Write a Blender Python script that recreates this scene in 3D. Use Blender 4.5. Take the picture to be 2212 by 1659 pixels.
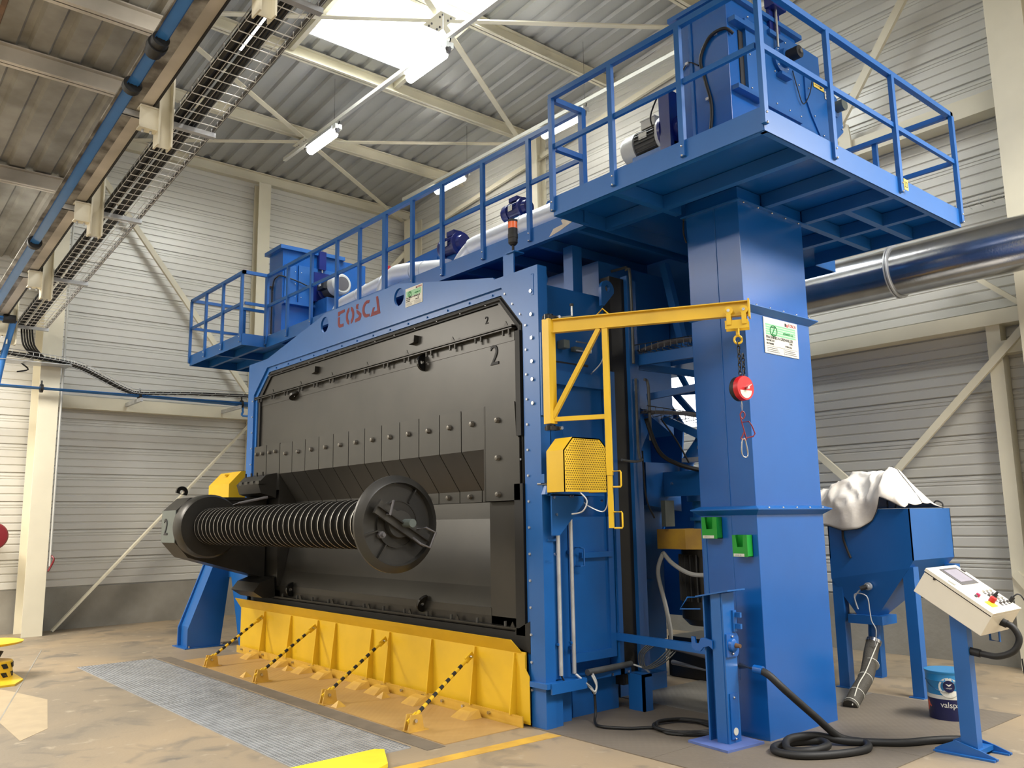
import bpy, bmesh, math, random
from mathutils import Vector, Matrix
from mathutils.geometry import tessellate_polygon
random.seed(7)
S = bpy.context.scene
for o in list(bpy.data.objects): bpy.data.objects.remove(o, do_unlink=True)
COL = S.collection
PI = math.pi

# ------------------------------------------------------------------ camera
cam = bpy.data.cameras.new('camera'); cam_o = bpy.data.objects.new('camera', cam); COL.objects.link(cam_o)
yaw, pit, rol = -0.865692312, 0.160092366, -0.0158106618
d = Vector((math.sin(yaw)*math.cos(pit), math.cos(yaw)*math.cos(pit), math.sin(pit)))
r0 = Vector((math.cos(yaw), -math.sin(yaw), 0)); u0 = r0.cross(d)
r = r0*math.cos(rol)+u0*math.sin(rol); u = -r0*math.sin(rol)+u0*math.cos(rol)
cam_o.matrix_world = Matrix(((r.x, u.x, -d.x, 0), (r.y, u.y, -d.y, 0), (r.z, u.z, -d.z, 1.6), (0, 0, 0, 1)))
cam.sensor_fit = 'HORIZONTAL'; cam.sensor_width = 36; cam.lens = 1823.35/2212*36; cam.clip_end = 200
S.camera = cam_o

# ------------------------------------------------------------------ world, exposure, big lights
W = bpy.data.worlds.new('World'); S.world = W; W.use_nodes = True
bg = W.node_tree.nodes['Background']; bg.inputs[0].default_value = (0.86, 0.93, 1.0, 1); bg.inputs[1].default_value = 5.0
S.view_settings.view_transform = 'Standard'; S.view_settings.look = 'None'
S.view_settings.gamma = 1; S.view_settings.use_curve_mapping = False
S.view_settings.exposure = 0.50
LAMP_E = 22.0          # emission of the tube lamps' diffusers
def area(name, loc, size, sizey, power, color, rot=(0, 0, 0)):
    l = bpy.data.lights.new(name, 'AREA'); l.shape = 'RECTANGLE'; l.size = size; l.size_y = sizey
    l.energy = power; l.color = color
    o = bpy.data.objects.new(name, l); COL.objects.link(o); o.location = loc; o.rotation_euler = rot
    return o
# unseen area lights for the hall lamps behind and beside the camera
area('unseen_hall_light', (-6.5, -1.2, 5.9), 13, .9, 400, (1.0, 0.96, 0.91))
area('unseen_hall_light', (-3.0, 0.4, 6.5), 2.6, .6, 110, (1.0, 0.95, 0.87))  # invented lamp under the low roof, added for highlights on upper surfaces
area('unseen_hall_light', (1.5, 5.9, 7.5), 1.4, 6, 470, (0.98, 0.98, 1.0))
area('unseen_hall_light', (-12.8, -1.2, 5.2), 1.2, 4, 560, (1.0, 0.93, 0.82))
area('unseen_hall_light', (0.6, 7.6, 5.6), 1.4, 3.0, 430, (1.0, 0.96, 0.88))

# ------------------------------------------------------------------ materials
def nt(name):
    m = bpy.data.materials.new(name); m.use_nodes = True
    return m, m.node_tree, m.node_tree.nodes['Principled BSDF']
def lin(c):
    return tuple(((v/255)/12.92 if v/255 <= .04045 else ((v/255+.055)/1.055)**2.4) for v in c)+(1,)
def paint(name, rgb, rough=.45, metal=0., var=.06, scale=6., bump=0., spec=.5, coat=0., rgb2=None, detail=4):
    m, t, b = nt(name); c = lin(rgb)
    tc = t.nodes.new('ShaderNodeTexCoord'); n = t.nodes.new('ShaderNodeTexNoise')
    n.inputs['Scale'].default_value = scale; n.inputs['Detail'].default_value = detail
    t.links.new(tc.outputs['Object'], n.inputs['Vector'])
    mx = t.nodes.new('ShaderNodeMix'); mx.data_type = 'RGBA'
    c2 = lin(rgb2) if rgb2 else tuple(v*(1-2*var) for v in c[:3])+(1,)
    ramp = t.nodes.new('ShaderNodeMapRange'); ramp.inputs[1].default_value = .35; ramp.inputs[2].default_value = .65
    t.links.new(n.outputs[0], ramp.inputs[0]); t.links.new(ramp.outputs[0], mx.inputs['Factor'])
    mx.inputs['A'].default_value = c; mx.inputs['B'].default_value = c2
    t.links.new(mx.outputs['Result'], b.inputs['Base Color'])
    b.inputs['Roughness'].default_value = rough; b.inputs['Metallic'].default_value = metal
    b.inputs['Specular IOR Level'].default_value = spec
    if coat: b.inputs['Coat Weight'].default_value = coat; b.inputs['Coat Roughness'].default_value = .15
    if bump:
        bp = t.nodes.new('ShaderNodeBump'); bp.inputs['Strength'].default_value = bump; bp.inputs['Distance'].default_value = .01
        n2 = t.nodes.new('ShaderNodeTexNoise'); n2.inputs['Scale'].default_value = scale*12; t.links.new(tc.outputs['Object'], n2.inputs['Vector'])
        t.links.new(n2.outputs[0], bp.inputs['Height']); t.links.new(bp.outputs[0], b.inputs['Normal'])
    return m
def emis(name, rgb, e):
    m, t, b = nt(name); b.inputs['Base Color'].default_value = (.9, .9, .9, 1)
    b.inputs['Emission Color'].default_value = rgb+(1,); b.inputs['Emission Strength'].default_value = e
    return m
BLUE = paint('blue_paint', (24, 92, 162), .36, var=.05, scale=2.0, spec=.6)
BLUEG = paint('glossy_blue_paint', (14, 86, 162), .24, var=.04, scale=2.0, spec=.6)
NAVY = paint('navy_motor_paint', (22, 38, 110), .25, var=.08)
YEL = paint('yellow_paint', (222, 180, 36), .4, var=.05, scale=3)
YELD = paint('worn_yellow_paint', (204, 162, 62), .5, var=.12, scale=5, rgb2=(180, 140, 64))
CREAM = paint('cream_steel_paint', (222, 215, 192), .5, var=.05, scale=1.5)
CLAD = paint('cladding_sheet', (210, 208, 200), .36, metal=.15, var=.03, scale=.7)
ROOF = paint('roof_deck_sheet', (176, 177, 174), .42, metal=.3, var=.05, scale=1.3)
ROOFD = paint('old_roof_sheet', (162, 159, 149), .6, var=.2, scale=2.2, rgb2=(128, 124, 114))
DIRT = paint('dusty_cream_paint', (216, 208, 194), .6, var=.2, scale=1.2, rgb2=(172, 165, 152))
SOOT = paint('sooty_web_paint', (160, 156, 146), .7, var=.3, scale=5, rgb2=(84, 78, 70))
WIRE = paint('zinc_wire', (240, 240, 238), .35, metal=0, var=.03)
CHAR = paint('charcoal_manganese_steel', (60, 58, 54), .36, metal=.3, var=.08, scale=1.6, rgb2=(52, 51, 48))
CHARD = paint('dark_charcoal_steel', (50, 48, 44), .38, metal=.4, var=.1, scale=3)
BLACK = paint('black_rubber', (22, 22, 22), .6, var=.1)
GLOSSK = paint('glossy_black', (16, 16, 16), .15, var=.1)
DGALV = paint('dull_galvanised', (104, 106, 104), .5, metal=.4, var=.1, scale=8)
STEEL = paint('bright_steel', (200, 200, 200), .25, metal=1., var=.08)
GALV = paint('galvanised_steel', (196, 198, 200), .38, metal=.5, var=.1, scale=8)
DUCTM = paint('galvanised_duct', (190, 192, 196), .2, metal=1., var=.08, scale=5, bump=.05)
FOIL = paint('white_wrapped_duct', (222, 224, 226), .35, metal=.3, var=.04, bump=.25, scale=1.5)
GREY = paint('grey_motor_paint', (196, 196, 190), .4, var=.05)
FIN = paint('dark_fins', (70, 70, 68), .5, var=.1)
RED = paint('red_paint', (190, 24, 32), .35, var=.06)
DRED = paint('dark_red_paint', (120, 26, 34), .4, var=.06)
GREEN = paint('green_plastic', (24, 140, 44), .4, var=.05)
WHITE = paint('white_label', (204, 202, 190), .5, var=.02)
RINK = paint('dark_red_ink', (112, 20, 30), .6, var=.1, scale=30)
KINK = paint('black_ink', (30, 30, 32), .6, var=.05)
GINK = paint('green_ink', (20, 120, 60), .6, var=.05); PGR = paint('pale_green_ink', (122, 192, 142), .6, var=.03)
RIND = paint('red_ink', (170, 40, 44), .6, var=.05)
BAGM = paint('white_woven_bag', (232, 226, 216), .75, var=.06, scale=3, bump=.15, rgb2=(214, 204, 190))
PIPEB = paint('blue_air_pipe', (62, 126, 200), .2, var=.03)
ORANGE = paint('orange_lens', (226, 96, 20), .25, var=.04)
RUST = paint('rusty_pipe', (120, 88, 60), .6, var=.2, scale=8)
TAPE = paint('torn_masking_tape', (200, 190, 176), .8, var=.1, scale=12)
CONCR = paint('plinth_concrete', (150, 146, 136), .8, var=.1, scale=2.0, bump=.3, rgb2=(132, 128, 118))
PALEG = paint('pale_grey_green_steel', (96, 104, 100), .4, metal=.2, var=.05)
PAILB = paint('pail_blue', (40, 120, 170), .3, var=.03); PAILN = paint('pail_navy', (20, 24, 66), .3, var=.03)
CREAMBOX = paint('ivory_enclosure_paint', (226, 220, 204), .35, var=.02)
SCREEN = paint('screen_glass', (150, 146, 160), .15, var=.05)
DGREY = paint('dark_grey_plastic', (92, 90, 92), .4, var=.05)
PLSTK = paint('bright_yellow_floor_sticker', (222, 204, 48), .5, var=.04, scale=8)
LAMPM = emis('lit_lamp_diffuser', (1.0, .96, .88), LAMP_E)
SKYM = emis('skylight_daylight_sheet', (.9, .96, 1.0), 16.0)
WINM = emis('daylight_window', (.95, .97, 1.0), 3.0)

def floor_mat():
    m, t, b = nt('stained_concrete_floor')
    tc = t.nodes.new('ShaderNodeTexCoord')
    def noise(s, dt=6, dist=0):
        n = t.nodes.new('ShaderNodeTexNoise'); n.inputs['Scale'].default_value = s; n.inputs['Detail'].default_value = dt
        n.inputs['Distortion'].default_value = dist; t.links.new(tc.outputs['Object'], n.inputs['Vector']); return n
    def mix(f, a, c):
        x = t.nodes.new('ShaderNodeMix'); x.data_type = 'RGBA'; t.links.new(f, x.inputs['Factor'])
        if isinstance(a, tuple): x.inputs['A'].default_value = a
        else: t.links.new(a, x.inputs['A'])
        x.inputs['B'].default_value = c; return x.outputs['Result']
    def rng(n, a, c):
        q = t.nodes.new('ShaderNodeMapRange'); q.inputs[1].default_value = a; q.inputs[2].default_value = c
        t.links.new(n.outputs[0], q.inputs[0]); return q.outputs[0]
    c1 = mix(rng(noise(.55, 8, .6), .38, .62), lin((152, 134, 108)), lin((130, 118, 100)))
    c2 = mix(rng(noise(2.6, 10, 1.0), .52, .72), c1, lin((108, 100, 88)))
    c3 = mix(rng(noise(7.0, 8, .4), .62, .75), c2, lin((164, 150, 128)))
    t.links.new(c3, b.inputs['Base Color']); b.inputs['Roughness'].default_value = .55
    bp = t.nodes.new('ShaderNodeBump'); bp.inputs['Strength'].default_value = .15; bp.inputs['Distance'].default_value = .01
    t.links.new(noise(40).outputs[0], bp.inputs['Height']); t.links.new(bp.outputs[0], b.inputs['Normal'])
    return m
FLOORM = floor_mat()
def tread(name, c1, c2, rough=.5, metal=.2):
    m, t, b = nt(name); tc = t.nodes.new('ShaderNodeTexCoord')
    n = t.nodes.new('ShaderNodeTexNoise'); n.inputs['Scale'].default_value = 2.2; n.inputs['Detail'].default_value = 6
    t.links.new(tc.outputs['Object'], n.inputs['Vector'])
    mp = t.nodes.new('ShaderNodeMapping'); mp.inputs['Rotation'].default_value = (0, 0, PI/4); mp.inputs['Scale'].default_value = (22, 22, 22)
    t.links.new(tc.outputs['Object'], mp.inputs['Vector'])
    ck = t.nodes.new('ShaderNodeTexChecker'); ck.inputs['Scale'].default_value = 1; t.links.new(mp.outputs[0], ck.inputs['Vector'])
    w = t.nodes.new('ShaderNodeTexVoronoi'); w.inputs['Scale'].default_value = 1.0; w.inputs['Randomness'].default_value = 0
    t.links.new(mp.outputs[0], w.inputs['Vector'])
    x = t.nodes.new('ShaderNodeMix'); x.data_type = 'RGBA'; x.inputs['A'].default_value = lin(c1); x.inputs['B'].default_value = lin(c2)
    t.links.new(n.outputs[0], x.inputs['Factor']); t.links.new(x.outputs['Result'], b.inputs['Base Color'])
    bp = t.nodes.new('ShaderNodeBump'); bp.inputs['Strength'].default_value = .6; bp.inputs['Distance'].default_value = .004; bp.invert = True
    t.links.new(w.outputs['Distance'], bp.inputs['Height']); t.links.new(bp.outputs[0], b.inputs['Normal'])
    b.inputs['Roughness'].default_value = rough; b.inputs['Metallic'].default_value = metal
    return m
BRONZE = tread('ochre_tread_plate', (190, 154, 92), (160, 128, 84))
TREAD = tread('brown_tread_plate', (122, 112, 98), (104, 96, 86), .6)
TREADW = tread('worn_silver_tread_plate', (150, 146, 136), (120, 114, 104), .45, .4)
YTREAD = tread('yellow_tread_strip', (214, 172, 62), (198, 156, 58))

# ------------------------------------------------------------------ helpers
def pbase(a):
    a = Vector(a).normalized(); h = Vector((0, 0, 1)) if abs(a.z) < .9 else Vector((0, 1, 0))
    e1 = a.cross(h).normalized(); return e1, e1.cross(a).normalized()
class MB:
    def __init__(s): s.v = []; s.f = []; s.sm = []
    def face(s, idx, sm=False): s.f.append(tuple(idx)); s.sm.append(sm)
    def box(s, x0, x1, y0, y1, z0, z1):
        n = len(s.v)
        s.v += [(x, y, z) for z in (z0, z1) for y in (y0, y1) for x in (x0, x1)]
        for q in ((0, 2, 3, 1), (4, 5, 7, 6), (0, 1, 5, 4), (2, 6, 7, 3), (0, 4, 6, 2), (1, 3, 7, 5)): s.face([n+i for i in q])
        return s
    def hexa(s, p):                                  # eight corners, bottom four then top four
        n = len(s.v); s.v += [tuple(q) for q in p]
        for q in ((0, 3, 2, 1), (4, 5, 6, 7), (0, 1, 5, 4), (1, 2, 6, 5), (2, 3, 7, 6), (3, 0, 4, 7)): s.face([n+i for i in q])
        return s
    def bar(s, a, b, w, h, up=(0, 0, 1)):            # rectangular bar a->b
        a = Vector(a); b = Vector(b); ax = (b-a).normalized(); upv = Vector(up)
        if abs(ax.dot(upv)) > .98: upv = Vector((0, 1, 0))
        e = ax.cross(upv).normalized()*w/2; g = e.cross(ax).normalized()*h/2
        return s.hexa([a-e-g, a+e-g, b+e-g, b-e-g, a-e+g, a+e+g, b+e+g, b-e+g])
    def cyl(s, a, b, r, n=16, r2=None, caps=True):
        a = Vector(a); b = Vector(b); r2 = r if r2 is None else r2; e1, e2 = pbase(b-a); k = len(s.v)
        for c, q in ((a, r), (b, r2)):
            for i in range(n):
                t = 2*PI*i/n; s.v.append(tuple(c+e1*q*math.cos(t)+e2*q*math.sin(t)))
        for i in range(n):
            j = (i+1) % n; s.face((k+i, k+j, k+n+j, k+n+i), True)
        if caps: s.face([k+i for i in range(n)][::-1]); s.face([k+n+i for i in range(n)])
        return s
    def lathe(s, a, ax, prof, n=24, closed=False):   # prof = [(dist along axis, radius)]
        a = Vector(a); ax = Vector(ax).normalized(); e1, e2 = pbase(ax); k = len(s.v); m = len(prof)
        for (t, q) in prof:
            for i in range(n):
                w = 2*PI*i/n; s.v.append(tuple(a+ax*t+e1*q*math.cos(w)+e2*q*math.sin(w)))
        for j in range(m if closed else m-1):
            for i in range(n):
                i2 = (i+1) % n; j2 = (j+1) % m; s.face((k+j*n+i, k+j*n+i2, k+j2*n+i2, k+j2*n+i), True)
        if not closed:
            if prof[0][1] > 1e-4: s.face([k+i for i in range(n)][::-1])
            if prof[-1][1] > 1e-4: s.face([k+(m-1)*n+i for i in range(n)])
        return s
    def tube(s, pts, r, n=8, smooth_pts=0, closed=False):
        P = [Vector(p) for p in pts]
        if smooth_pts: P = spline(P, smooth_pts, closed)
        m = len(P); k = len(s.v); e1 = None
        for i, p in enumerate(P):
            if closed: tg = P[(i+1) % m]-P[i-1]
            else: tg = P[min(i+1, m-1)]-P[max(i-1, 0)]
            tg.normalize()
            if e1 is None: e1, e2 = pbase(tg)
            else:
                e1 = (e1-tg*e1.dot(tg)).normalized(); e2 = tg.cross(e1)
            for j in range(n):
                w = 2*PI*j/n; s.v.append(tuple(p+e1*r*math.cos(w)+e2*r*math.sin(w)))
        for i in range(m if closed else m-1):
            i2 = (i+1) % m
            for j in range(n):
                j2 = (j+1) % n; s.face((k+i*n+j, k+i*n+j2, k+i2*n+j2, k+i2*n+j), True)
        if not closed: s.face([k+j for j in range(n)][::-1]); s.face([k+(m-1)*n+j for j in range(n)])
        return s
    def prism(s, loops, plane, a, b):                # loops: outline (+ holes) in 2D; plane 'xz','yz','xy'
        if not isinstance(loops[0][0], (tuple, list)): loops = [loops]
        def mk(p, t):
            if plane == 'xz': return (p[0], t, p[1])
            if plane == 'yz': return (t, p[0], p[1])
            return (p[0], p[1], t)
        flat = [p for l in loops for p in l]; n = len(flat); k = len(s.v)
        tris = tessellate_polygon([[Vector((p[0], p[1], 0)) for p in l] for l in loops])
        s.v += [mk(p, a) for p in flat]+[mk(p, b) for p in flat]
        if len(loops) == 1 and n <= 4:
            s.face(range(k, k+n)); s.face([k+n+i for i in range(n)][::-1])
        else:
            for t in tris: s.face([k+i for i in t]); s.face([k+n+i for i in t][::-1])
        o = 0
        for l in loops:
            q = len(l)
            for i in range(q):
                j = (i+1) % q; s.face((k+o+i, k+o+j, k+n+o+j, k+n+o+i))
            o += q
        return s
    def sphere(s, c, r, n=10, sz=1.):
        return s.lathe((c[0], c[1], c[2]-r*sz), (0, 0, 1), [(r*sz-r*sz*math.cos(PI*i/n), max(r*math.sin(PI*i/n), 1e-5)) for i in range(n+1)], 14)
    def build(s, name, mat, parent=None, origin=None, bevel=0):
        if origin is None:
            if parent is not None: origin = WO[parent.name]
            else:
                xs, ys, zs = zip(*s.v); origin = ((min(xs)+max(xs))/2, (min(ys)+max(ys))/2, min(zs))
        me = bpy.data.meshes.new(name); O = origin
        me.from_pydata([(x-O[0], y-O[1], z-O[2]) for x, y, z in s.v], [], s.f)
        me.polygons.foreach_set('use_smooth', s.sm)
        me.update(); bm = bmesh.new(); bm.from_mesh(me); bmesh.ops.recalc_face_normals(bm, faces=bm.faces); bm.to_mesh(me); bm.free()
        if any(s.sm): me.polygons.foreach_set('use_smooth', [True]*len(me.polygons)); me.set_sharp_from_angle(angle=.6)
        me.materials.append(mat)
        o = bpy.data.objects.new(name, me); COL.objects.link(o)
        if parent is not None: o.parent = parent; o.location = Vector(O)-Vector(WO[parent.name]); 
        else: o.location = O
        WO[o.name] = tuple(O)
        if bevel:
            b = o.modifiers.new('bevel', 'BEVEL'); b.width = bevel; b.segments = 2; b.limit_method = 'ANGLE'
        return o
WO = {}
def spline(P, k, closed=False):
    out = []; m = len(P); seg = m if closed else m-1
    for i in range(seg):
        p0 = P[(i-1) % m] if (closed or i > 0) else P[0]; p1 = P[i]; p2 = P[(i+1) % m]
        p3 = P[(i+2) % m] if (closed or i+2 < m) else P[-1]
        for j in range(k):
            t = j/k; out.append(.5*((2*p1)+(p2-p0)*t+(2*p0-5*p1+4*p2-p3)*t*t+(3*p1-p0-3*p2+p3)*t**3))
    if not closed: out.append(P[-1])
    return out
def tag(o, label=None, cat=None, group=None, kind=None):
    if label: o['label'] = label
    if cat: o['category'] = cat
    if group: o['group'] = group
    if kind: o['kind'] = kind
    return o
def thing(name, loc, label, cat, group=None, kind=None):
    o = bpy.data.objects.new(name, None); COL.objects.link(o); o.location = loc; o.empty_display_size = .1
    WO[o.name] = tuple(loc); return tag(o, label, cat, group, kind)
def box(name, mat, parent, *a, bevel=0): return MB().box(*a).build(name, mat, parent, bevel=bevel)
def place(proto_mesh, name, parent, loc, rot=None, mat=None):     # one more part that shares a mesh
    o = bpy.data.objects.new(name, proto_mesh); COL.objects.link(o)
    if parent is not None: o.parent = parent; o.location = Vector(loc)-Vector(WO[parent.name])
    else: o.location = loc
    if rot: o.rotation_euler = rot
    WO[o.name] = tuple(loc); return o
def meshof(mb, mat, name='m'):
    me = bpy.data.meshes.new(name); me.from_pydata(mb.v, [], mb.f); me.polygons.foreach_set('use_smooth', mb.sm)
    bm = bmesh.new(); bm.from_mesh(me); bmesh.ops.recalc_face_normals(bm, faces=bm.faces); bm.to_mesh(me); bm.free()
    if any(mb.sm): me.polygons.foreach_set('use_smooth', [True]*len(me.polygons)); me.set_sharp_from_angle(angle=.6)
    me.materials.append(mat); return me
def hexbolt(axis, r, h, mat, n=6):
    return meshof(MB().cyl((0, 0, 0), tuple(Vector(axis)*h), r, n), mat, 'bolt')
def text(s, size, mat, loc, ux, uy, parent, name='lettering', ext=.001, align='LEFT', sx=1.0):
    c = bpy.data.curves.new('t', 'FONT'); c.body = s; c.size = size; c.extrude = ext; c.align_x = align; c.resolution_u = 3
    tmp = bpy.data.objects.new('t', c); COL.objects.link(tmp)
    bpy.context.view_layer.update()
    me = bpy.data.meshes.new_from_object(tmp.evaluated_get(bpy.context.evaluated_depsgraph_get())); bpy.data.objects.remove(tmp)
    ux = Vector(ux).normalized(); uy = Vector(uy).normalized(); uz = ux.cross(uy)
    M = Matrix((ux*sx, uy, uz)).transposed().to_4x4(); me.transform(M); me.materials.clear(); me.materials.append(mat)
    o = bpy.data.objects.new(name, me); COL.objects.link(o)
    o.parent = parent; o.location = Vector(loc)-Vector(WO[parent.name]); WO[o.name] = tuple(loc)
    return o
def circle(cx, cz, r, n=28, a0=0, a1=2*PI):
    return [(cx+r*math.cos(a0+(a1-a0)*i/n), cz+r*math.sin(a0+(a1-a0)*i/n)) for i in range(n)]

# ================================================================== THE SETTING
XW, YW = -15.22, 9.97                 # cladding faces of the left and the back wall
def rz(x): return 8.40+.085*(x+15.2)  # underside of the high roof deck
# floor slab with the pit under the grating
fl = thing('floor', (-6, 1, 0), None, None, kind='structure')
GX0, GX1, GY0, GY1 = -11.0, -5.36, 2.70, 3.56
MB().prism([[(-15.6, -8), (6, -8), (6, 10.4), (-15.6, 10.4)], [(GX0, GY0), (GX0, GY1), (GX1, GY1), (GX1, GY0)]], 'xy', -.12, 0).build('slab', FLOORM, fl)
MB().prism([[(GX0-.1, GY0-.1), (GX1+.1, GY0-.1), (GX1+.1, GY1+.1), (GX0-.1, GY1+.1)]], 'xy', -.36, -.30).build('pit_bottom', CONCR, fl)
m_ = MB(); m_.box(GX0-.06, GX0, GY0, GY1, -.30, -.12).box(GX1, GX1+.06, GY0, GY1, -.30, -.12).box(GX0, GX1, GY0-.06, GY0, -.30, -.12).box(GX0, GX1, GY1, GY1+.06, -.30, -.12).build('pit_side', CONCR, fl)
MB().prism([(-11.0, 3.60), (-5.22, 3.60), (-5.22, 3.76), (-11.0, 3.76)], 'xy', .0, .004).build('edge_band', paint('dark_joint_concrete', (112, 102, 88), .7, var=.1), fl)
MB().prism([(-5.03, 3.0), (-4.92, 3.0), (-4.86, 4.565), (-4.99, 4.545)], 'xy', 0, .003).build('painted_line', YELD, fl)
MB().prism([(-10.6, 1.62), (-9.9, 1.85), (-9.2, 2.02), (-7.9, 1.75), (-7.6, 1.5), (-8.4, 1.5), (-9.3, 1.62), (-10.2, 1.45)], 'xy', 0, .002).build('repair_patch', paint('pale_patch', (172, 154, 124), .6, var=.05), fl)
MB().bar((-12.9, 2.72, .001), (-7.0, 1.1, .001), .012, .004).build('floor_joint', CONCR, fl)

PR = [(0, .0), (0, .004), (.018, .012), (.018, .10), (.002, .11), (.002, .122), (.018, .132), (.018, .222), (.002, .232), (.002, .244), (.018, .254), (.018, .336),
      (.004, .345), (.004, .355), (.014, .36), (.014, .38), (.004, .385), (.004, .395), (.014, .40), (.014, .42), (.004, .425), (.004, .445)]
def clad_mesh(L, plane):
    mb = MB(); n = len(PR)
    for t in (0, L):
        for (dp, z) in PR: mb.v.append((dp, t, z) if plane == 'x' else (t, -dp, z))
    for i in range(n-1): mb.face((i, i+1, n+i+1, n+i))
    return meshof(mb, CLAD, 'cladding_panel')
wl = thing('wall_left', (XW, 2, .65), None, None, kind='structure')
MB().box(XW-.12, XW-.01, -8, 10.3, .65, 9.2).build('backing_sheet', CLAD, wl)
for (a, b) in ((-4.0, 2.95), (2.95, 6.5), (6.5, 9.97)):
    me = clad_mesh(b-a, 'x')
    for k in range(17): place(me, 'cladding_panel', wl, (XW, a, .66+.45*k))
wb = thing('wall_back', (-6, YW, .65), None, None, kind='structure')
MB().box(-15.3, -8.12, YW+.01, YW+.12, .65, 10.4).box(-7.40, 6, YW+.01, YW+.12, .65, 10.4).box(-8.12, -7.40, YW+.01, YW+.12, .65, 2.7).box(-8.12, -7.40, YW+.01, YW+.12, 4.0, 10.4).build('backing_sheet', CLAD, wb)
for (a, b) in ((-15.22, -10.77), (-10.77, -8.14), (-8.14, -7.38), (-7.38, -3.4), (-3.4, -.5)):
    me = clad_mesh(b-a, 'y')
    for k in range(20):
        if a == -8.14 and 4 < k < 8: continue
        place(me, 'cladding_panel', wb, (a, YW, .66+.45*k))
tag(MB().box(-15.4, -15.2, -8, 10.3, 0, .65).build('baseboard_left', CONCR), kind='structure')
tag(MB().box(-15.2, 6, 9.93, 10.2, 0, .65).build('baseboard_back', CONCR), kind='structure')
tag(MB().box(5.9, 6.0, -8, 10.1, 0, 10.4).build('wall_right', CLAD), kind='structure')
tag(MB().box(-15.3, 6, -8.1, -8.0, 0, 9).build('wall_front', CLAD), kind='structure')
w1 = thing('window_1', (-7.76, YW+.06, 2.7), None, None, kind='structure')
box('window_pane', WINM, w1, -8.12, -7.40, YW+.07, YW+.09, 2.7, 4.0)
m_ = MB(); m_.box(-8.12, -7.40, YW, YW+.07, 3.42, 3.46).box(-8.12, -8.07, YW, YW+.07, 2.7, 4.0).box(-7.45, -7.40, YW, YW+.07, 2.7, 4.0).build('window_frame', CREAM, w1)

# high roof: deck of trapezoidal sheets with a skylight, each sheet a part
ce = thing('ceiling', (-8, 6, 8.9), None, None, kind='structure')
def roofsheet(x0, x1, y0, zf, mat, per=.3, n=3, dep=.045):
    mb = MB(); pf = []
    for k in range(n):
        b = y0+k*per; pf += [(b, 0), (b+.17, 0), (b+.20, dep), (b+.27, dep)]
    pf.append((y0+n*per, 0)); m = len(pf)
    for x in (x0, x1):
        for (y, dz) in pf: mb.v.append((x, y, zf(x)+dz))
    for i in range(m-1): mb.face((i, i+1, m+i+1, m+i))
    return mb
SKX0, SKX1 = -10.62, -6.98
for k in range(9):
    y0 = 1.55+.9*k
    spans = ((-15.3, SKX0), (SKX1, 6)) if k in (4, 5) else ((-15.3, 6),)
    for a, b in spans: roofsheet(a, b, y0, rz, ROOF).build('roof_sheet', ROOF, ce)
roofsheet(-15.3, 6, 9.65, rz, ROOF, n=2).build('roof_sheet', ROOF, ce)
SKY0, SKY1 = 5.15, 6.95
w2 = thing('window_2', ((SKX0+SKX1)/2, 6.05, 9.0), None, None, kind='structure')
m_ = MB(); m_.hexa([(SKX0, SKY0, rz(SKX0)+.10), (SKX1, SKY0, rz(SKX1)+.10), (SKX1, SKY1, rz(SKX1)+.10), (SKX0, SKY1, rz(SKX0)+.10),
                    (SKX0, SKY0, rz(SKX0)+.12), (SKX1, SKY0, rz(SKX1)+.12), (SKX1, SKY1, rz(SKX1)+.12), (SKX0, SKY1, rz(SKX0)+.12)]).build('skylight_sheet', SKYM, w2)
for yy in (SKY0-.02, SKY1+.02):
    MB().bar((SKX0-.4, yy, rz(SKX0-.4)-.06), (SKX1+.1, yy, rz(SKX1+.1)-.06), .07, .14).build('trimmer', CREAM, w2)
for xx in (SKX0, SKX1): MB().box(xx-.015, xx+.015, SKY0-.1, SKY1+.1, rz(xx)-.06, rz(xx)+.11).build('edge_flashing', ROOF, w2)
# low roof over the aisle on the left
def lz(x): return 6.22+.1*(x+12)
cl = thing('ceiling_low', (-8, 0, 6), None, None, kind='structure')
for k in range(11):
    roofsheet(-15.3, 6, 2.66-.9*(k+1), lz, ROOFD).build('roof_sheet', ROOFD, cl)
m_ = MB(); m_.hexa([(-15.3, 2.66, lz(-15.3)), (6, 2.66, lz(6)), (6, 2.72, lz(6)), (-15.3, 2.72, lz(-15.3)), (-15.3, 2.66, 10.5), (6, 2.66, 10.5), (6, 2.72, 10.5), (-15.3, 2.72, 10.5)])
tag(m_.build('wall_clerestory', CLAD), kind='structure')

# purlins, eave beam, columns
def ibeam_y(mb, x, y0, y1, z0, h, w):        # z0 underside
    mb.box(x-w/2, x+w/2, y0, y1, z0, z0+.015).box(x-w/2, x+w/2, y0, y1, z0+h-.015, z0+h).box(x-.006, x+.006, y0, y1, z0, z0+h)
pn = ['roof purlin nearest the left wall', 'roof purlin second from the left wall', 'roof purlin passing under the skylight', 'roof purlin just right of the skylight', 'roof purlin above the walkway railing', 'roof purlin above the bucket elevator', 'roof purlin at the far right corner of the roof']
for i, x in enumerate((-13.15, -11.05, -8.95, -6.85, -4.75, -2.65, -.55)):
    mb = MB(); ibeam_y(mb, x, 2.74, 9.95, rz(x)-.2, .19, .12)
    tag(mb.build('purlin', CREAM), pn[i]+', cream steel', 'roof beam', 'cream purlins under the high roof')
mb = MB(); ibeam_y(mb, -15.13, 2.74, 9.95, 8.2, .2, .14); tag(mb.build('eave_beam', CREAM), 'cream eave beam along the top of the left wall', 'roof beam')
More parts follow.
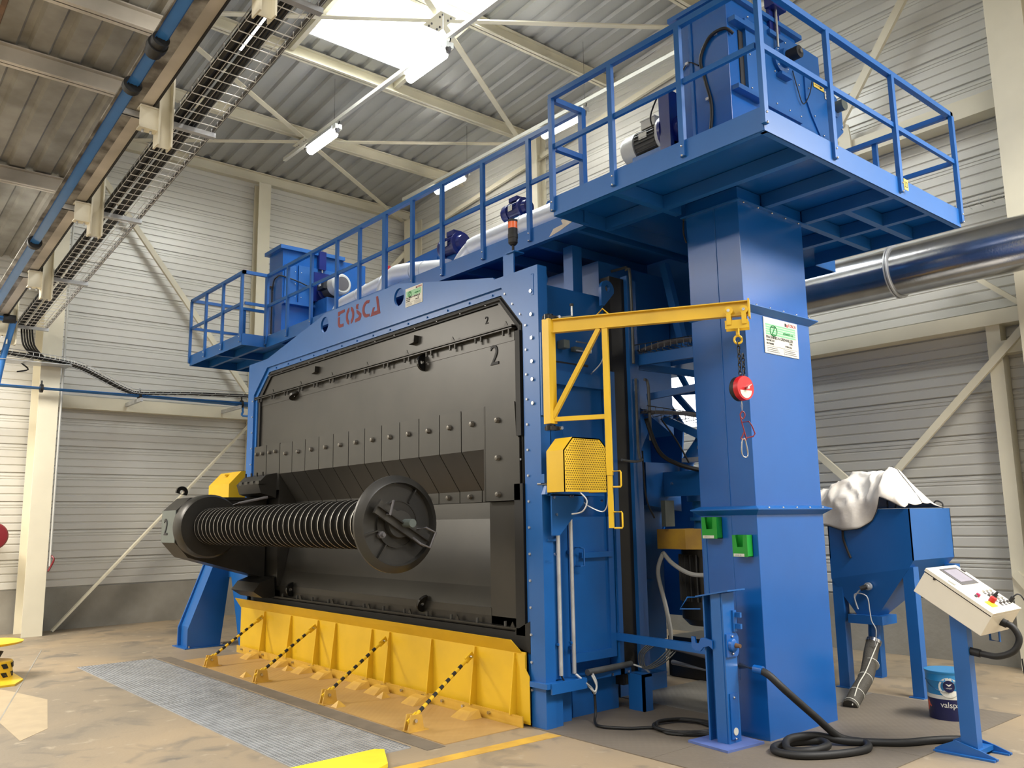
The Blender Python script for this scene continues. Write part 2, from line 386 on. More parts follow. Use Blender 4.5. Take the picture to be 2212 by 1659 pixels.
for i, (x, t_) in enumerate(((-12.02, 'farther cream purlin of the low roof, near the left wall'), (-9.35, 'middle cream purlin of the low roof, crossing above the blue pipe'), (-8.1, 'nearest cream purlin of the low roof at the top of the photo'))):
    mb = MB(); ibeam_y(mb, x, -7, 2.64, lz(x)-.22, .2, .12)
    tag(mb.build('purlin', DIRT), t_, 'roof beam', 'purlins under the low roof')
mb = MB(); mb.bar((-14.9, 9.86, 7.72), (-2, 9.86, 8.95), .05, .09)
tag(mb.build('edge_angle', CREAM), 'sloping cream edge angle along the top of the back wall', 'roof beam')
# braces under the roof (flat bars) and node plates
def brace(a, b, label, cat='brace', w=.09, t=.02, mat=CREAM, group=None, up=(0, 0, 1)):
    return tag(MB().bar(a, b, w, t, up).build('brace', mat), label, cat, group)
G = 'diagonal braces under the high roof'
brace((-15.1, 9.75, 8.15), (-11.05, 3.1, 8.5), 'roof brace running from the far room corner toward the cable tray', group=G)
brace((-15.1, 3.1, 8.12), (-11.05, 9.75, 8.48), 'roof brace crossing behind the lit lamp left of the skylight', group=G)
brace((-11.05, 9.75, 8.47), (-6.95, 3.1, 8.83), 'roof brace from the skylight corner down to the walkway railing', group=G)
brace((-11.05, 3.1, 8.45), (-6.95, 9.75, 8.81), 'roof brace running right from the skylight toward the elevator head', group=G)
for x, y, z, l in ((-13.12, 6.42, 8.28, 'cream node plate where the left roof braces cross'), (-9.0, 6.42, 8.62, 'bolted node plate seen against the skylight')):
    t = thing('node_plate', (x, y, z), l, 'bracket')
    box('plate', CREAM, t, x-.22, x+.22, y-.14, y+.14, z-.01, z+.005)
    bm_ = hexbolt((0, 0, -1), .014, .02, DGREY)
    for a in (-.17, -.1, .1, .17):
        for b in (-.07, .07): place(bm_, 'bolt', t, (x+a, y+b, z-.01))
# columns: H sections
def hcol(name, x0, x1, y0, y1, z0, z1, ax, label, t=.02):
    mb = MB()
    if ax == 'x': mb.box(x0, x0+t, y0, y1, z0, z1).box(x1-t, x1, y0, y1, z0, z1).box(x0+t, x1-t, (y0+y1)/2-.008, (y0+y1)/2+.008, z0, z1)
    else: mb.box(x0, x1, y0, y0+t, z0, z1).box(x0, x1, y1-t, y1, z0, z1).box((x0+x1)/2-.008, (x0+x1)/2+.008, y0+t, y1-t, z0, z1)
    return tag(mb.build(name, CREAM), label, 'column')
hcol('column', -15.12, -14.54, 2.78, 3.06, 0, 8.1, 'x', 'big cream steel column standing at the left wall')
hcol('column', -15.19, -14.95, 6.38, 6.62, .66, 8.15, 'x', 'slim cream column halfway along the left wall behind the machine')
hcol('column', -14.95, -14.62, 9.70, 9.95, .66, 8.1, 'y', 'cream column in the far room corner')
hcol('column', -10.90, -10.64, 9.72, 9.95, .66, 8.6, 'y', 'cream column on the back wall behind the walkway railing')
hcol('column', -3.08, -2.72, 9.50, 9.94, 0, 9.2, 'y', 'cream column at the right edge of the photo, lit brightly')
# left wall girt and braces
tag(MB().box(-15.18, -15.02, 3.1, 9.8, 3.52, 3.72).build('girt', CREAM), 'horizontal cream girt on the left wall behind the blue pipe', 'wall beam')
GB = 'diagonal braces on the left wall'
brace((-14.98, 3.28, .01), (-14.98, 6.42, 3.50), 'wall brace rising from the floor beside the big column', w=.03, t=.10, up=(1, 0, 0), group=GB)
brace((-14.98, 3.25, 7.95), (-14.98, 6.42, 3.86), 'wall brace falling from behind the cable tray to the small platform', w=.09, t=.06, up=(1, 0, 0), group=GB)
brace((-14.98, 6.7, 4.0), (-14.98, 9.75, 7.4), 'wall brace rising to the far room corner above the white duct', w=.09, t=.06, up=(1, 0, 0), group=GB)
# back wall beams
tag(MB().box(-7.3, -3.08, 9.72, 9.94, 3.60, 3.76).build('girt', CREAM), 'horizontal cream girt on the back wall under the big duct', 'wall beam')
tag(MB().box(-5.1, -3.08, 9.70, 9.94, 6.0, 6.22).build('girt', CREAM), 'upper cream girt of the back wall beside the elevator platform', 'wall beam')
tag(MB().box(-3.5, -3.36, 9.76, 9.93, .0, 3.60).build('girt_post', CREAM), 'cream post under the back wall girt right of the hopper', 'column')
tag(MB().box(-3.36, -3.08, 9.76, 9.93, 3.28, 3.42).build('girt', CREAM), 'short cream girt between the post and the right column', 'wall beam')
t = thing('gusset', (-4.95, 9.68, 5.95), 'cream bolted gusset plate behind the elevator platform', 'bracket')
MB().prism([(-5.15, 5.95), (-4.78, 5.95), (-4.78, 6.25), (-4.8, 6.42), (-5.0, 6.62), (-5.15, 6.45)], 'xz', 9.66, 9.69).build('plate', CREAM, t)
bm_ = hexbolt((0, -1, 0), .02, .02, GALV)
for k in range(4): place(bm_, 'bolt', t, (-4.86-.05*k, 9.66, 6.42-.09*k))
GB = 'diagonal braces on the back wall'
brace((-4.93, 9.66, 6.42), (-3.3, 9.66, 8.65), 'wall brace rising from the gusset above the elevator platform', w=.1, t=.05, up=(0, 1, 0), group=GB)
brace((-4.95, 9.7, 1.74), (-3.1, 9.7, 3.52), 'wall brace rising from the white bag to the right column', w=.08, t=.04, up=(0, 1, 0), group=GB)
brace((-6.7, 9.7, 3.42), (-4.85, 9.7, 1.70), 'wall brace falling from behind the elevator tower to the bag', w=.08, t=.04, up=(0, 1, 0), group=GB)
brace((-2.95, 9.74, .28), (-3.46, 9.74, .98), 'short cream brace low behind the control desk', w=.08, t=.04, up=(0, 1, 0), group=GB)

# ------------------------------------------------------------------ overhead: aisle rafter, posts, struts, tray, pipes
def rf(x): return 5.33+.103*(x+7.55)      # underside of the aisle rafter
a, b = (-14.6, rf(-14.6)), (5, rf(5)-.2)
ra = thing('aisle_rafter', (-7.5, 2.05, 5.3), 'long dusty cream rafter over the cable tray', 'roof beam')
def sl(y0, y1, dz0, dz1):
    return MB().hexa([(-14.6, y0, rf(-14.6)+dz0), (3, y0, rf(3)+dz0), (3, y1, rf(3)+dz0), (-14.6, y1, rf(-14.6)+dz0), (-14.6, y0, rf(-14.6)+dz1), (3, y0, rf(3)+dz1), (3, y1, rf(3)+dz1), (-14.6, y1, rf(-14.6)+dz1)])
sl(1.97, 2.17, 0, .02).build('lower_flange', DIRT, ra); sl(2.05, 2.07, .02, .28).build('web', SOOT, ra); sl(1.97, 2.17, .28, .30).build('upper_flange', SOOT, ra)
sl(1.97, 2.065, -.004, -.001).build('soot_streak', SOOT, ra)
sl(2.172, 2.185, -.02, .05).build('rubber_strip', BLACK, ra)
SX = (-5.5, -7.65, -9.85, -12.1, -14.3)
for i, x in enumerate(SX):
    zz = rf(x)-.05
    nm = ('nearest', 'second', 'third', 'fourth', 'fifth')[i]
    sx_ = thing('strut_channel', (x, 2.3, zz), nm+' slotted strut channel under the rafter counted from the camera', 'channel', 'strut channels carrying the cable tray')
    box('channel', GALV, sx_, x-.03, x+.03, 1.9, 2.80, zz, zz+.045)
    m_ = MB()
    for k in range(8): m_.box(x-.034, x-.029, 2.28+.06*k, 2.32+.06*k, zz+.012, zz+.03)
    m_.build('slots', WHITE, sx_)
    m_ = MB().tube([(x+.02, 1.93, zz+.10), (x+.02, 1.93, zz-.015), (x+.02, 2.2, zz-.015), (x+.02, 2.2, zz+.10)], .006, 6).build('clamp', BLACK, sx_)
    # bracket and hanging post beside the strut
    px = x+.14; z0 = rf(px)-.36
    hp = thing('hanging_post', (px, 2.27, z0), nm+' cream post stub hanging beside the rafter counted from the camera', 'post', 'post stubs beside the aisle rafter')
    m_ = MB(); m_.box(px-.07, px+.07, 2.215, 2.23, z0, z0+.95).box(px-.07, px+.07, 2.33, 2.345, z0, z0+.95).box(px-.006, px+.006, 2.23, 2.33, z0, z0+.95).build('post', CREAM, hp)
    MB().box(px-.05, px+.05, 2.06, 2.215, z0+.13, z0+.145).build('bracket_plate', CREAM, hp); MB().box(px-.05, px+.05, 2.06, 2.215, z0+.33, z0+.345).build('bracket_plate', CREAM, hp)
    MB().box(px+.03, px+.04, 2.06, 2.215, z0+.145, z0+.33).build('bracket_web', CREAM, hp)
    for q in (2.10, 2.17): MB().cyl((px, q, z0+.10), (px, q, z0+.13), .012, 6).build('bolt', GALV, hp)
# wire mesh tray following the rafter, with black cables
tr = thing('cable_tray', (-9.5, 2.55, 4.9), 'wire mesh cable tray with black cables running under the rafter', 'cable tray')
m_ = MB(); x = 0.0
TY0, TY1 = 2.38, 2.78
while x > -14.45:
    z = rf(x)-.045+.05
    m_.tube([(x, TY0, z+.06), (x, TY0, z), (x, TY1, z), (x, TY1, z+.06)], .0055, 4); x -= .145
tag(m_.build('cross_wires', WIRE, tr), kind='stuff')
for yy in (TY0, TY0+.08, TY0+.16, TY0+.24, TY0+.32, TY1):
    MB().tube([(0, yy, rf(0)+.002), (-14.45, yy, rf(-14.45)+.002)], .0035, 5).build('long_wire', WIRE, tr)
for yy in (TY0, TY1): MB().tube([(0, yy, rf(0)+.065), (-14.45, yy, rf(-14.45)+.065)], .005, 5).build('side_wire', GALV, tr)
MB().hexa([(-14.45, TY1+.002, rf(-14.45)+.0), (0, TY1+.002, rf(0)+.0), (0, TY1+.008, rf(0)), (-14.45, TY1+.008, rf(-14.45)), (-14.45, TY1+.002, rf(-14.45)+.05), (0, TY1+.002, rf(0)+.05), (0, TY1+.008, rf(0)+.05), (-14.45, TY1+.008, rf(-14.45)+.05)]).build('cover_strip', DGREY, tr)
for k, (yy, q) in enumerate(((2.415, .034), (2.465, .022), (2.54, .026), (2.575, .02), (2.60, .012))):
    MB().tube([(0, yy, rf(0)+.03+q), (-7, yy+.01, rf(-7)+.012+q), (-10, yy-.008, rf(-10)+.012+q), (-14.4, yy, rf(-14.4)+.012+q)], q, 8, 6).build('cable', BLACK, tr)
# tray turning down along the left wall
t2 = thing('wall_cable_tray', (-14.45, 4, 4.0), 'wire cable tray stepping down along the left wall above the blue pipe', 'cable tray')
ctr = [(2.2, 4.20), (2.7, 4.17), (3.1, 4.13), (3.35, 4.07), (3.6, 3.96), (4.0, 3.78), (4.25, 3.74), (5.0, 3.80), (6.4, 3.86), (7.6, 3.9)]
for dx, q in ((0, .006), (.3, .006)):
    for dz in (0, .06): MB().tube([(-14.58+dx, y, z+dz) for y, z in ctr], q, 5, 4).build('side_wire', GALV, t2)
m_ = MB(); sp = spline([Vector((-14.58, y, z)) for y, z in ctr], 6)
for p in sp[::1]: m_.tube([(p.x, p.y, p.z+.06), (p.x, p.y, p.z), (p.x+.3, p.y, p.z), (p.x+.3, p.y, p.z+.06)], .003, 4)
tag(m_.build('cross_wires', GALV, t2), kind='stuff')
for k in range(6): MB().tube([(-14.54+.04*k, y, z+.02+.004*(k % 2)) for y, z in ctr], .013, 6, 4).build('cable', BLACK, t2)
MB().box(-14.62, -14.25, 2.15, 3.15, 4.085, 4.095).build('support_plate', GALV, t2)
MB().tube([(-14.5, 2.50, 4.09), (-14.5, 2.6, 4.0), (-14.5, 2.45, 3.95)], .012, 6, 4).build('loose_cable_end', BLACK, t2)
for yy in (4.2, 5.85): MB().box(-15.1, -14.2, yy-.02, yy+.02, 3.60, 3.66).build('bracket', GALV, t2)
for k in range(5): MB().tube([(-14.42+.03*k, 2.45+.03*k, rf(-14.4)+.03), (-14.42+.03*k, 2.5+.03*k, 4.35), (-14.45+.03*k, 2.7+.02*k, 4.17)], .014, 6, 5).build('drop_cable', BLACK, t2)
# blue compressed air pipes
ap = thing('air_pipe', (-9, 1.8, 6), 'blue air pipe running up beside the dusty rafter', 'pipe')
def pz(x): return 5.21+.117*(x+6.96)
q_ = [(-5.5, 1.72, 5.10+.1), ]
MB().tube([(1.0, 1.85, pz(1.0)), (-14.0, 1.85, pz(-14.0))], .05, 12).build('pipe', PIPEB, ap)
for x in (-6.98, -10.5): MB().lathe((x, 1.85, pz(x)), (1, 0, .117), [(-.03, .05), (-.03, .075), (.03, .075), (.03, .05)], 16).build('pipe_clamp', BLACK, ap)
MB().lathe((-6.36, 1.85, pz(-6.36)), (1, 0, .117), [(-.10, .05), (-.10, .066), (-.03, .066), (-.03, .078), (.03, .078), (.03, .066), (.10, .066), (.10, .05)], 16).build('coupling', BLACK, ap)
ap2 = thing('air_pipe', (-14.3, 2, 3.7), 'blue air pipe running level along the left wall below the wire tray', 'pipe')
MB().tube([(-14.4, -1.0, 3.71), (-14.4, 6.9, 3.71)], .055, 12).build('pipe', PIPEB, ap2)
for yy in (2.78, 4.22, 5.95):
    MB().lathe((-14.4, yy, 3.71), (0, 1, 0), [(-.02, .045), (-.02, .066), (.02, .066), (.02, .045)], 14).build('pipe_clamp', BLACK, ap2)
    MB().cyl((-14.4, yy, 3.75), (-14.4, yy, 3.83), .012, 8).build('clamp_stud', BLACK, ap2)
MB().tube([(-14.4, 5.98, 3.66), (-14.4, 5.98, 3.58), (-14.4, 6.05, 3.5), (-14.4, 6.9, 3.62)], .02, 8, 5).build('branch_pipe', PIPEB, ap2)
ap3 = thing('air_pipe', (-12.9, 1.9, 4.4), 'blue air pipe with black fittings dropping from the rafter at the left edge', 'pipe')
MB().tube([(-13.9, 2.2, 4.62), (-13.9, 1.2, 4.62)], .045, 12).build('pipe', PIPEB, ap3)
MB().lathe((-13.9, 2.28, 4.62), (0, -1, 0), [(0, .04), (0, .065), (.16, .065), (.16, .05)], 14).build('coupling', BLACK, ap3)
MB().lathe((-13.9, 1.96, 4.62), (0, -1, 0), [(0, .05), (0, .075), (.05, .075), (.05, .05)], 14).build('coupling', BLACK, ap3)
MB().lathe((-13.9, 1.80, 4.62), (0, -1, 0), [(0, .05), (0, .07), (.12, .07), (.12, .05)], 14).build('coupling', BLACK, ap3)
MB().tube([(-13.9, 2.26, 4.60), (-14.3, 2.22, 4.1), (-14.45, 2.2, 3.75)], .045, 12).build('down_pipe', PIPEB, ap3)
ap4 = thing('rusty_pipe', (-9, .8, 6), 'thin rusty pipe hung under the low roof at the top left', 'pipe')
MB().tube([(-5.5, .95, 5.95), (-13.5, 1.0, 5.45)], .022, 8).build('pipe', RUST, ap4)
for x in (-8.6, -11.0):
    zc_ = 5.95-.0625*(-5.5-x); MB().tube([(x, .96, zc_-.03), (x, .96, lz(x))], .006, 6).build('hanger_rod', RUST, ap4)
    MB().lathe((x, .97, zc_), (1, 0, 0), [(-.012, .02), (-.012, .04), (.012, .04), (.012, .02)], 10).build('hanger_ring', RUST, ap4)

# ------------------------------------------------------------------ lamps on their trunking
def lamp(x0, x1, y, z, label, lit=True, off_mat=WHITE):
    t = thing('tube_lamp', ((x0+x1)/2, y, z), label, 'ceiling lamp', 'tube lamps of the hall')
    MB().box(x0, x1, y-.075, y+.075, z+.045, z+.085).build('lamp_body', GALV, t)
    pf = [(0, .001), (.01, .045), (.04, .070), (x1-x0-.04, .070), (x1-x0-.01, .045), (x1-x0, .001)]
    MB().lathe((x0, y, z-.01), (1, 0, 0), pf, 14).build('diffuser', LAMPM if lit else off_mat, t)
    MB().box(x1+.0, x1+.10, y-.06, y+.06, z+.02, z+.10).build('junction_box', GREY, t)
    MB().cyl((x1+.06, y, z+.03), (x1+.06, y, z-.04), .045, 12, .03).build('sensor_cone', DGREY, t)
    MB().tube([(x1+.02, y, z+.18), (x1+.08, y+.02, z+.21), (x1+.11, y, z+.12), (x1+.09, y, z+.09)], .008, 6, 4).build('cable', BLACK, t)
for (x0, y, l, lit) in ((-12.35, 6.12, 'lit tube lamp left of the skylight where the braces cross', True), (-9.35, 6.12, 'lit tube lamp in front of the skylight edge', True), (-6.35, 6.12, 'lit tube lamp above the walkway beyond the top of the frame', True),
                (-12.48, 8.8, 'lit tube lamp farthest down the row over the walkway railing', True), (-9.48, 8.8, 'lit tube lamp seen behind the gate of the elevator platform', True), (-6.55, 8.8, 'unlit tube lamp left of the elevator head', False)):
    lamp(x0, x0+.9, y, 7.78, l, lit)
lamp(-7.6, -6.75, 2.98, 6.30, 'lit tube lamp half hidden behind the rafter at the top edge')
lamp(-13.2, -12.3, 1.62, 5.52, 'lit tube lamp under the low roof at the left edge')
for y, l, x0, x1 in ((6.12, 'white lamp trunking rail crossing below the skylight', -13.3, -4), (8.8, 'white lamp trunking rail along the back wall', -13.6, -4)):
    t = thing('trunking_rail', (-9, y, 7.95), l, 'rail')
    MB().box(x0, x1, y-.03, y+.03, 7.93, 7.99).build('rail', WHITE, t)
    for x in (-11.5, -8.5, -5.5): MB().tube([(x, y, 7.99), (x, y, rz(x))], .004, 5).build('hanger_wire', STEEL, t)

# ================================================================== THE BLASTING CABINET
cab = thing('blasting_cabinet', (-7.97, 5.2, 0), 'large blue shot blasting cabinet with red lettering over its dark door', 'machine')
FY0, FY1 = 4.595, 4.62
MB().prism([(-10.9, 0), (-10.72, 0), (-10.72, 3.30), (-10.33, 3.62), (-10.33, 3.735), (-10.9, 3.735)], 'xz', FY0, FY1).build('left_post', BLUE, cab)
MB().prism([(-5.05, 0), (-5.22, 0), (-5.22, 3.28), (-5.53, 3.62), (-5.62, 3.715), (-5.05, 3.715)], 'xz', FY0, FY1).build('right_post', BLUE, cab)
H1, H2 = circle(-8.775, 3.90, .093), circle(-7.175, 3.89, .093)
MB().prism([[(-10.33, 3.62), (-5.53, 3.62), (-5.64, 3.735), (-7.20, 4.035), (-8.75, 4.035), (-10.33, 3.735)], H1[::-1], H2[::-1]], 'xz', FY0, FY1).build('header_plate', BLUE, cab)
# inner rim of the opening
rim = [(-10.72, .02), (-10.72, 3.30), (-10.33, 3.62), (-5.53, 3.62), (-5.22, 3.28), (-5.22, .02)]
rin = [(-10.66, .02), (-10.66, 3.27), (-10.31, 3.56), (-5.56, 3.56), (-5.28, 3.25), (-5.28, .02)]
MB().prism(rim+rin[::-1], 'xz', 4.62, 4.66).build('opening_rim', BLUE, cab)
rk = [(-10.60, .02), (-10.60, 3.24), (-10.29, 3.50), (-5.60, 3.50), (-5.36, 3.23), (-5.36, .02)]
MB().prism(rin+[(x, z) for x, z in rk][::-1], 'xz', 4.635, 4.70).build('rubber_seal', BLACK, cab)
MB().prism([(-10.70, .1), (-10.70, 3.3), (-10.33, 3.6), (-5.53, 3.6), (-5.24, 3.3), (-5.24, .1)], 'xz', 4.92, 4.94).build('back_sheet', BLACK, cab)
MB().tube([(-5.325, 4.63, .7), (-5.325, 4.63, 3.25), (-5.58, 4.63, 3.53), (-10.3, 4.63, 3.53)], .016, 6).build('seal_bead', BLACK, cab)
MB().box(-5.40, -5.29, 4.60, 4.64, .68, 1.9).build('seal_plate', BLACK, cab)
MB().box(-5.36, -5.30, 4.60, 4.64, 2.30, 3.2).build('seal_rail', BLACK, cab)
bx_ = hexbolt((0, -1, 0), .016, .014, STEEL, 8); bxs = hexbolt((0, -1, 0), .010, .012, GALV, 8)
for z in (3.50, 3.30, 3.10, 2.90, 2.75, 2.55, 2.35, 2.15): 
    if z > 2.4: place(bx_, 'bolt', cab, (-5.13, FY0, z))
for k in range(15): place(bxs, 'bolt', cab, (-5.205, FY0, 3.22-.21*k))
for k in range(15): place(bxs, 'bolt', cab, (-10.74, FY0, 3.22-.21*k))
bxb = hexbolt((0, -1, 0), .010, .012, BLUE, 8)
for k in range(14): place(bxb, 'bolt', cab, (-10.1+.34*k, 4.62, 3.585))
for k in range(10): place(bxs, 'bolt', cab, (-5.325, 4.615, 3.1-.25*k))
for k in range(3): place(bxs, 'bolt', cab, (-5.50+.1*k, 4.62, 3.56-.11*k))
# side returns and the front chamber
MB().box(-5.075, -5.05, 4.62, 4.70, 0, 3.715).build('post_return', BLUE, cab)
MB().box(-10.9, -10.875, 4.62, 4.70, 0, 3.735).build('post_return', BLUE, cab)
MB().box(-5.17, -5.03, 4.60, 4.72, 2.44, 3.13).build('side_cover_plate', BLUE, cab)
m_ = MB(); m_.box(-5.23, -5.21, 4.95, 5.58, 0, 3.58); m_.build('side_panel', BLUE, cab)
MB().hexa([(-5.23, 4.70, 0), (-5.21, 4.70, 0), (-5.21, 4.95, 0), (-5.23, 4.95, 0), (-5.23, 4.70, 3.60), (-5.21, 4.70, 3.60), (-5.21, 4.95, 3.58), (-5.23, 4.95, 3.58)]).build('side_panel', BLUE, cab)
MB().hexa([(-5.21, 4.72, 2.2), (-5.06, 4.72, 2.2), (-5.21, 5.02, 2.2), (-5.215, 5.0, 2.2), (-5.21, 4.72, 3.58), (-5.10, 4.72, 3.58), (-5.21, 4.82, 3.58), (-5.215, 4.80, 3.58)]).build('side_gusset', BLUE, cab)
MB().box(-10.73, -10.71, 4.70, 5.6, 0, 3.60).build('side_panel', BLUE, cab)
MB().hexa([(-10.71, 4.66, 3.58), (-5.22, 4.66, 3.58), (-5.22, 5.6, 3.58), (-10.71, 5.6, 3.58), (-10.71, 4.66, 3.62), (-5.22, 4.66, 3.62), (-5.22, 5.6, 3.62), (-10.71, 5.6, 3.62)]).build('roof_plate', BLUE, cab)
MB().box(-5.21, -5.19, 4.72, 5.56, 2.86, 2.90).build('side_ledge', BLUE, cab)
MB().box(-5.21, -5.15, 4.78, 5.56, 2.74, 2.86).build('side_channel', BLUE, cab)
MB().tube([(-5.14, 4.80, 2.93), (-5.14, 5.25, 2.93)], .012, 8).build('thin_conduit', DGALV, cab)
MB().tube([(-5.13, 5.28, 2.86), (-5.08, 5.36, 2.96), (-5.08, 5.42, 3.08)], .006, 6, 4).build('loose_wire', GALV, cab)
m_ = MB().box(-5.20, -5.12, 4.95, 5.02, 3.06, 3.13).build('limit_switch', PALEG, cab)
m_ = MB().tube([(-5.12, 5.10, 3.13), (-5.12, 5.28, 3.13), (-5.12, 5.28, 3.05), (-5.12, 5.10, 3.05)], .008, 6).build('latch_frame', GALV, cab)
box('latch_plate', PALEG, cab, -5.19, -5.14, 5.10, 5.20, 3.05, 3.09)
# posts of the lower side with the bearing bracket
box('bearing_post', BLUE, cab, -5.19, -5.06, 4.66, 4.80, .36, 1.80)
box('bearing_post_foot', BLUE, cab, -5.19, -5.06, 4.62, 4.78, 0, .32)
box('inner_post', BLUE, cab, -5.20, -5.14, 4.80, 4.95, 0, 1.80)
box('shelf_plate', BLUE, cab, -5.2, -5.0, 4.56, 4.98, .31, .35)
box('shelf_lip', BLUE, cab, -5.0, -4.985, 4.60, 4.98, .27, .35)
pf = [(4.64, 1.80), (5.00, 1.80), (5.00, 1.73), (4.72, 1.475), (4.64, 1.475)]
MB().prism(pf, 'yz', -5.00, -4.985).build('bearing_bracket', BLUE, cab)
MB().prism([(4.98, 1.80), (5.28, 1.80), (5.28, 1.72), (4.98, 1.46)], 'yz', -5.19, -5.175).build('bearing_bracket', BLUE, cab)
box('bracket_top', BLUE, cab, -5.2, -4.985, 4.64, 5.25, 1.79, 1.808)
box('bracket_strap', BLUE, cab, -5.06, -5.04, 4.64, 4.75, 1.43, 1.45)
MB().prism([circle(4.82, 1.98, .13, 24), circle(4.82, 1.98, .10, 24)[::-1]], 'yz', -5.16, -5.10).build('bearing_ring', BLUE, cab)
box('bearing_recess', BLUE, cab, -5.21, -5.17, 4.62, 4.95, 1.82, 2.24)
MB().cyl((-5.17, 4.82, 1.98), (-4.9, 4.82, 1.98), .085, 20).build('bearing_shaft', BLUE, cab)
box('stop_block', BLUE, cab, -5.06, -4.98, 4.56, 4.66, 1.89, 1.96)
MB().cyl((-5.1, 4.6, 1.885), (-4.99, 4.6, 1.885), .012, 8).build('stop_pin', STEEL, cab)
MB().tube([(-5.02, 4.60, 1.95), (-5.02, 4.60, 1.80)], .03, 8).build('stop_pin', BLUE, cab)
bY = hexbolt((1, 0, 0), .012, .012, STEEL, 6)
for (y, z) in ((4.685, 1.64), (4.66, 1.775), (4.84, 1.785), (4.87, 1.785), (4.66, 1.33), (5.21, 1.75)): place(bY, 'bolt', cab, (-4.985, y, z))
# conduits beside the side door
for (y, z1, nm) in ((4.745, 1.50, 'conduit'), (4.89, 1.60, 'conduit')):
    MB().cyl((-5.035, y, .39), (-5.035, y, z1), .017, 10).build(nm, GALV, cab)
    MB().box(-5.06, -5.03, y-.03, y+.03, .62, .635).build('conduit_clip', BLUE, cab)
MB().tube([(-5.035, 4.745, .39), (-5.03, 4.80, .33), (-5.0, 4.93, .34), (-4.99, 5.0, .30), (-4.99, 5.05, .22)], .007, 6, 6).build('cable', BLACK, cab)
MB().tube([(-5.035, 4.89, .39), (-5.0, 4.95, .33), (-4.98, 5.02, .27), (-4.98, 5.06, .22), (-4.98, 5.08, .30), (-5.0, 5.06, .37)], .009, 6, 6).build('cable', GALV, cab)
MB().tube([(-5.035, 4.90, .39), (-5.0, 4.98, .31), (-4.97, 5.04, .24), (-4.97, 5.07, .28), (-5.0, 5.05, .36)], .008, 6, 6).build('cable', GREY, cab)
MB().cyl((-5.05, 5.05, .375), (-5.10, 5.63, .37), .026, 12).build('cable_conduit', DGALV, cab)
MB().tube([(-5.1, 5.63, .37), (-5.0, 5.7, .33), (-4.98, 5.75, .27)], .008, 6, 4).build('cable', GREY, cab)
box('conduit_rail', BLUE, cab, -5.19, -5.09, 5.06, 5.62, .30, .345)
for y in (5.15, 5.38, 5.58): place(bY, 'bolt', cab, (-5.09, y, .315))
# side access door
dr = box('access_door', BLUE, cab, -5.21, -5.13, 4.955, 5.475, .45, 1.62)
WO[dr.name] = WO[cab.name]; 
for a_ in ((-5.13, -5.11, 4.955, 5.475, .45, .52), (-5.13, -5.11, 5.41, 5.475, .52, 1.62), (-5.13, -5.095, 5.07, 5.45, 1.28, 1.325)):
    o = MB().box(*a_).build('door_frame', BLUE, cab)
MB().tube([(-5.12, 5.02, 1.37), (-5.06, 5.02, 1.37), (-5.06, 5.06, 1.36), (-5.06, 5.06, 1.22), (-5.06, 5.02, 1.22), (-5.12, 5.02, 1.22)], .008, 6).build('door_handle', BLUE, cab)
for z in (.56, 1.32): box('hinge', BLUE, cab, -5.13, -5.10, 4.93, 4.99, z, z+.03)
for z in (1.45, .9, .6): MB().cyl((-5.11, 5.50, z), (-5.11, 5.50, z+.10), .012, 8).build('hinge', BLUE, cab)
box('door_edge_post', BLUE, cab, -5.2, -5.09, 5.49, 5.54, .30, 2.9)
m_ = MB().box(-5.21, -5.20, 5.02, 5.5, 0, .30).build('skirt_panel', BLUE, cab)
m_ = MB(); m_.box(-5.10, -4.93, 5.59, 5.61, 0, .30).box(-4.95, -4.93, 5.59, 5.70, 0, .30).build('floor_bracket', BLUE, cab)
MB().box(-5.12, -4.93, 5.60, 5.90, .28, .30).build('floor_bracket_top', BLUE, cab)
MB().prism([(5.90, 0), (6.55, 0), (6.55, .42), (5.90, .30)], 'yz', -5.5, -5.48).build('rear_skirt', BLUE, cab)
# rear frame: worn grey steel section and blue column with conduit
box('rear_frame_section', CHARD, cab, -5.24, -5.12, 5.55, 5.74, .2, 3.80)
box('rear_column', BLUE, cab, -5.16, -5.08, 5.74, 5.80, 0, 3.83)
box('rear_column', BLUE, cab, -5.18, -5.10, 5.81, 5.88, 0, 3.80)
MB().tube([(-7.2, 5.80, 3.93), (-5.3, 5.78, 3.93), (-5.12, 5.78, 3.90), (-5.07, 5.78, 3.82), (-5.07, 5.78, 3.0)], .014, 8, 3).build('bent_conduit', DGALV, cab)
MB().tube([(-5.06, 5.79, 2.86), (-5.06, 5.79, 2.2), (-5.02, 5.79, 2.12), (-5.04, 5.70, 2.10), (-5.05, 5.55, 2.11)], .012, 8, 4).build('bent_conduit', DGALV, cab)
MB().tube([(-5.05, 5.90, 2.86), (-5.05, 5.95, 2.80), (-5.05, 5.95, 2.3)], .014, 8, 3).build('bent_conduit', DGALV, cab)
for (y, z, xx) in ((4.675, 3.625, -5.10), (5.50, 3.66, -5.10)):
    e_ = [(y-.05, z-.16)]+circle(y, z, .085, 14, -.3, PI+.1)
    MB().prism([e_+[(y-.085, z-.16)], circle(y, z+.01, .032, 12)[::-1]], 'yz', xx-.03, xx).build('lifting_eye', BLUE, cab)
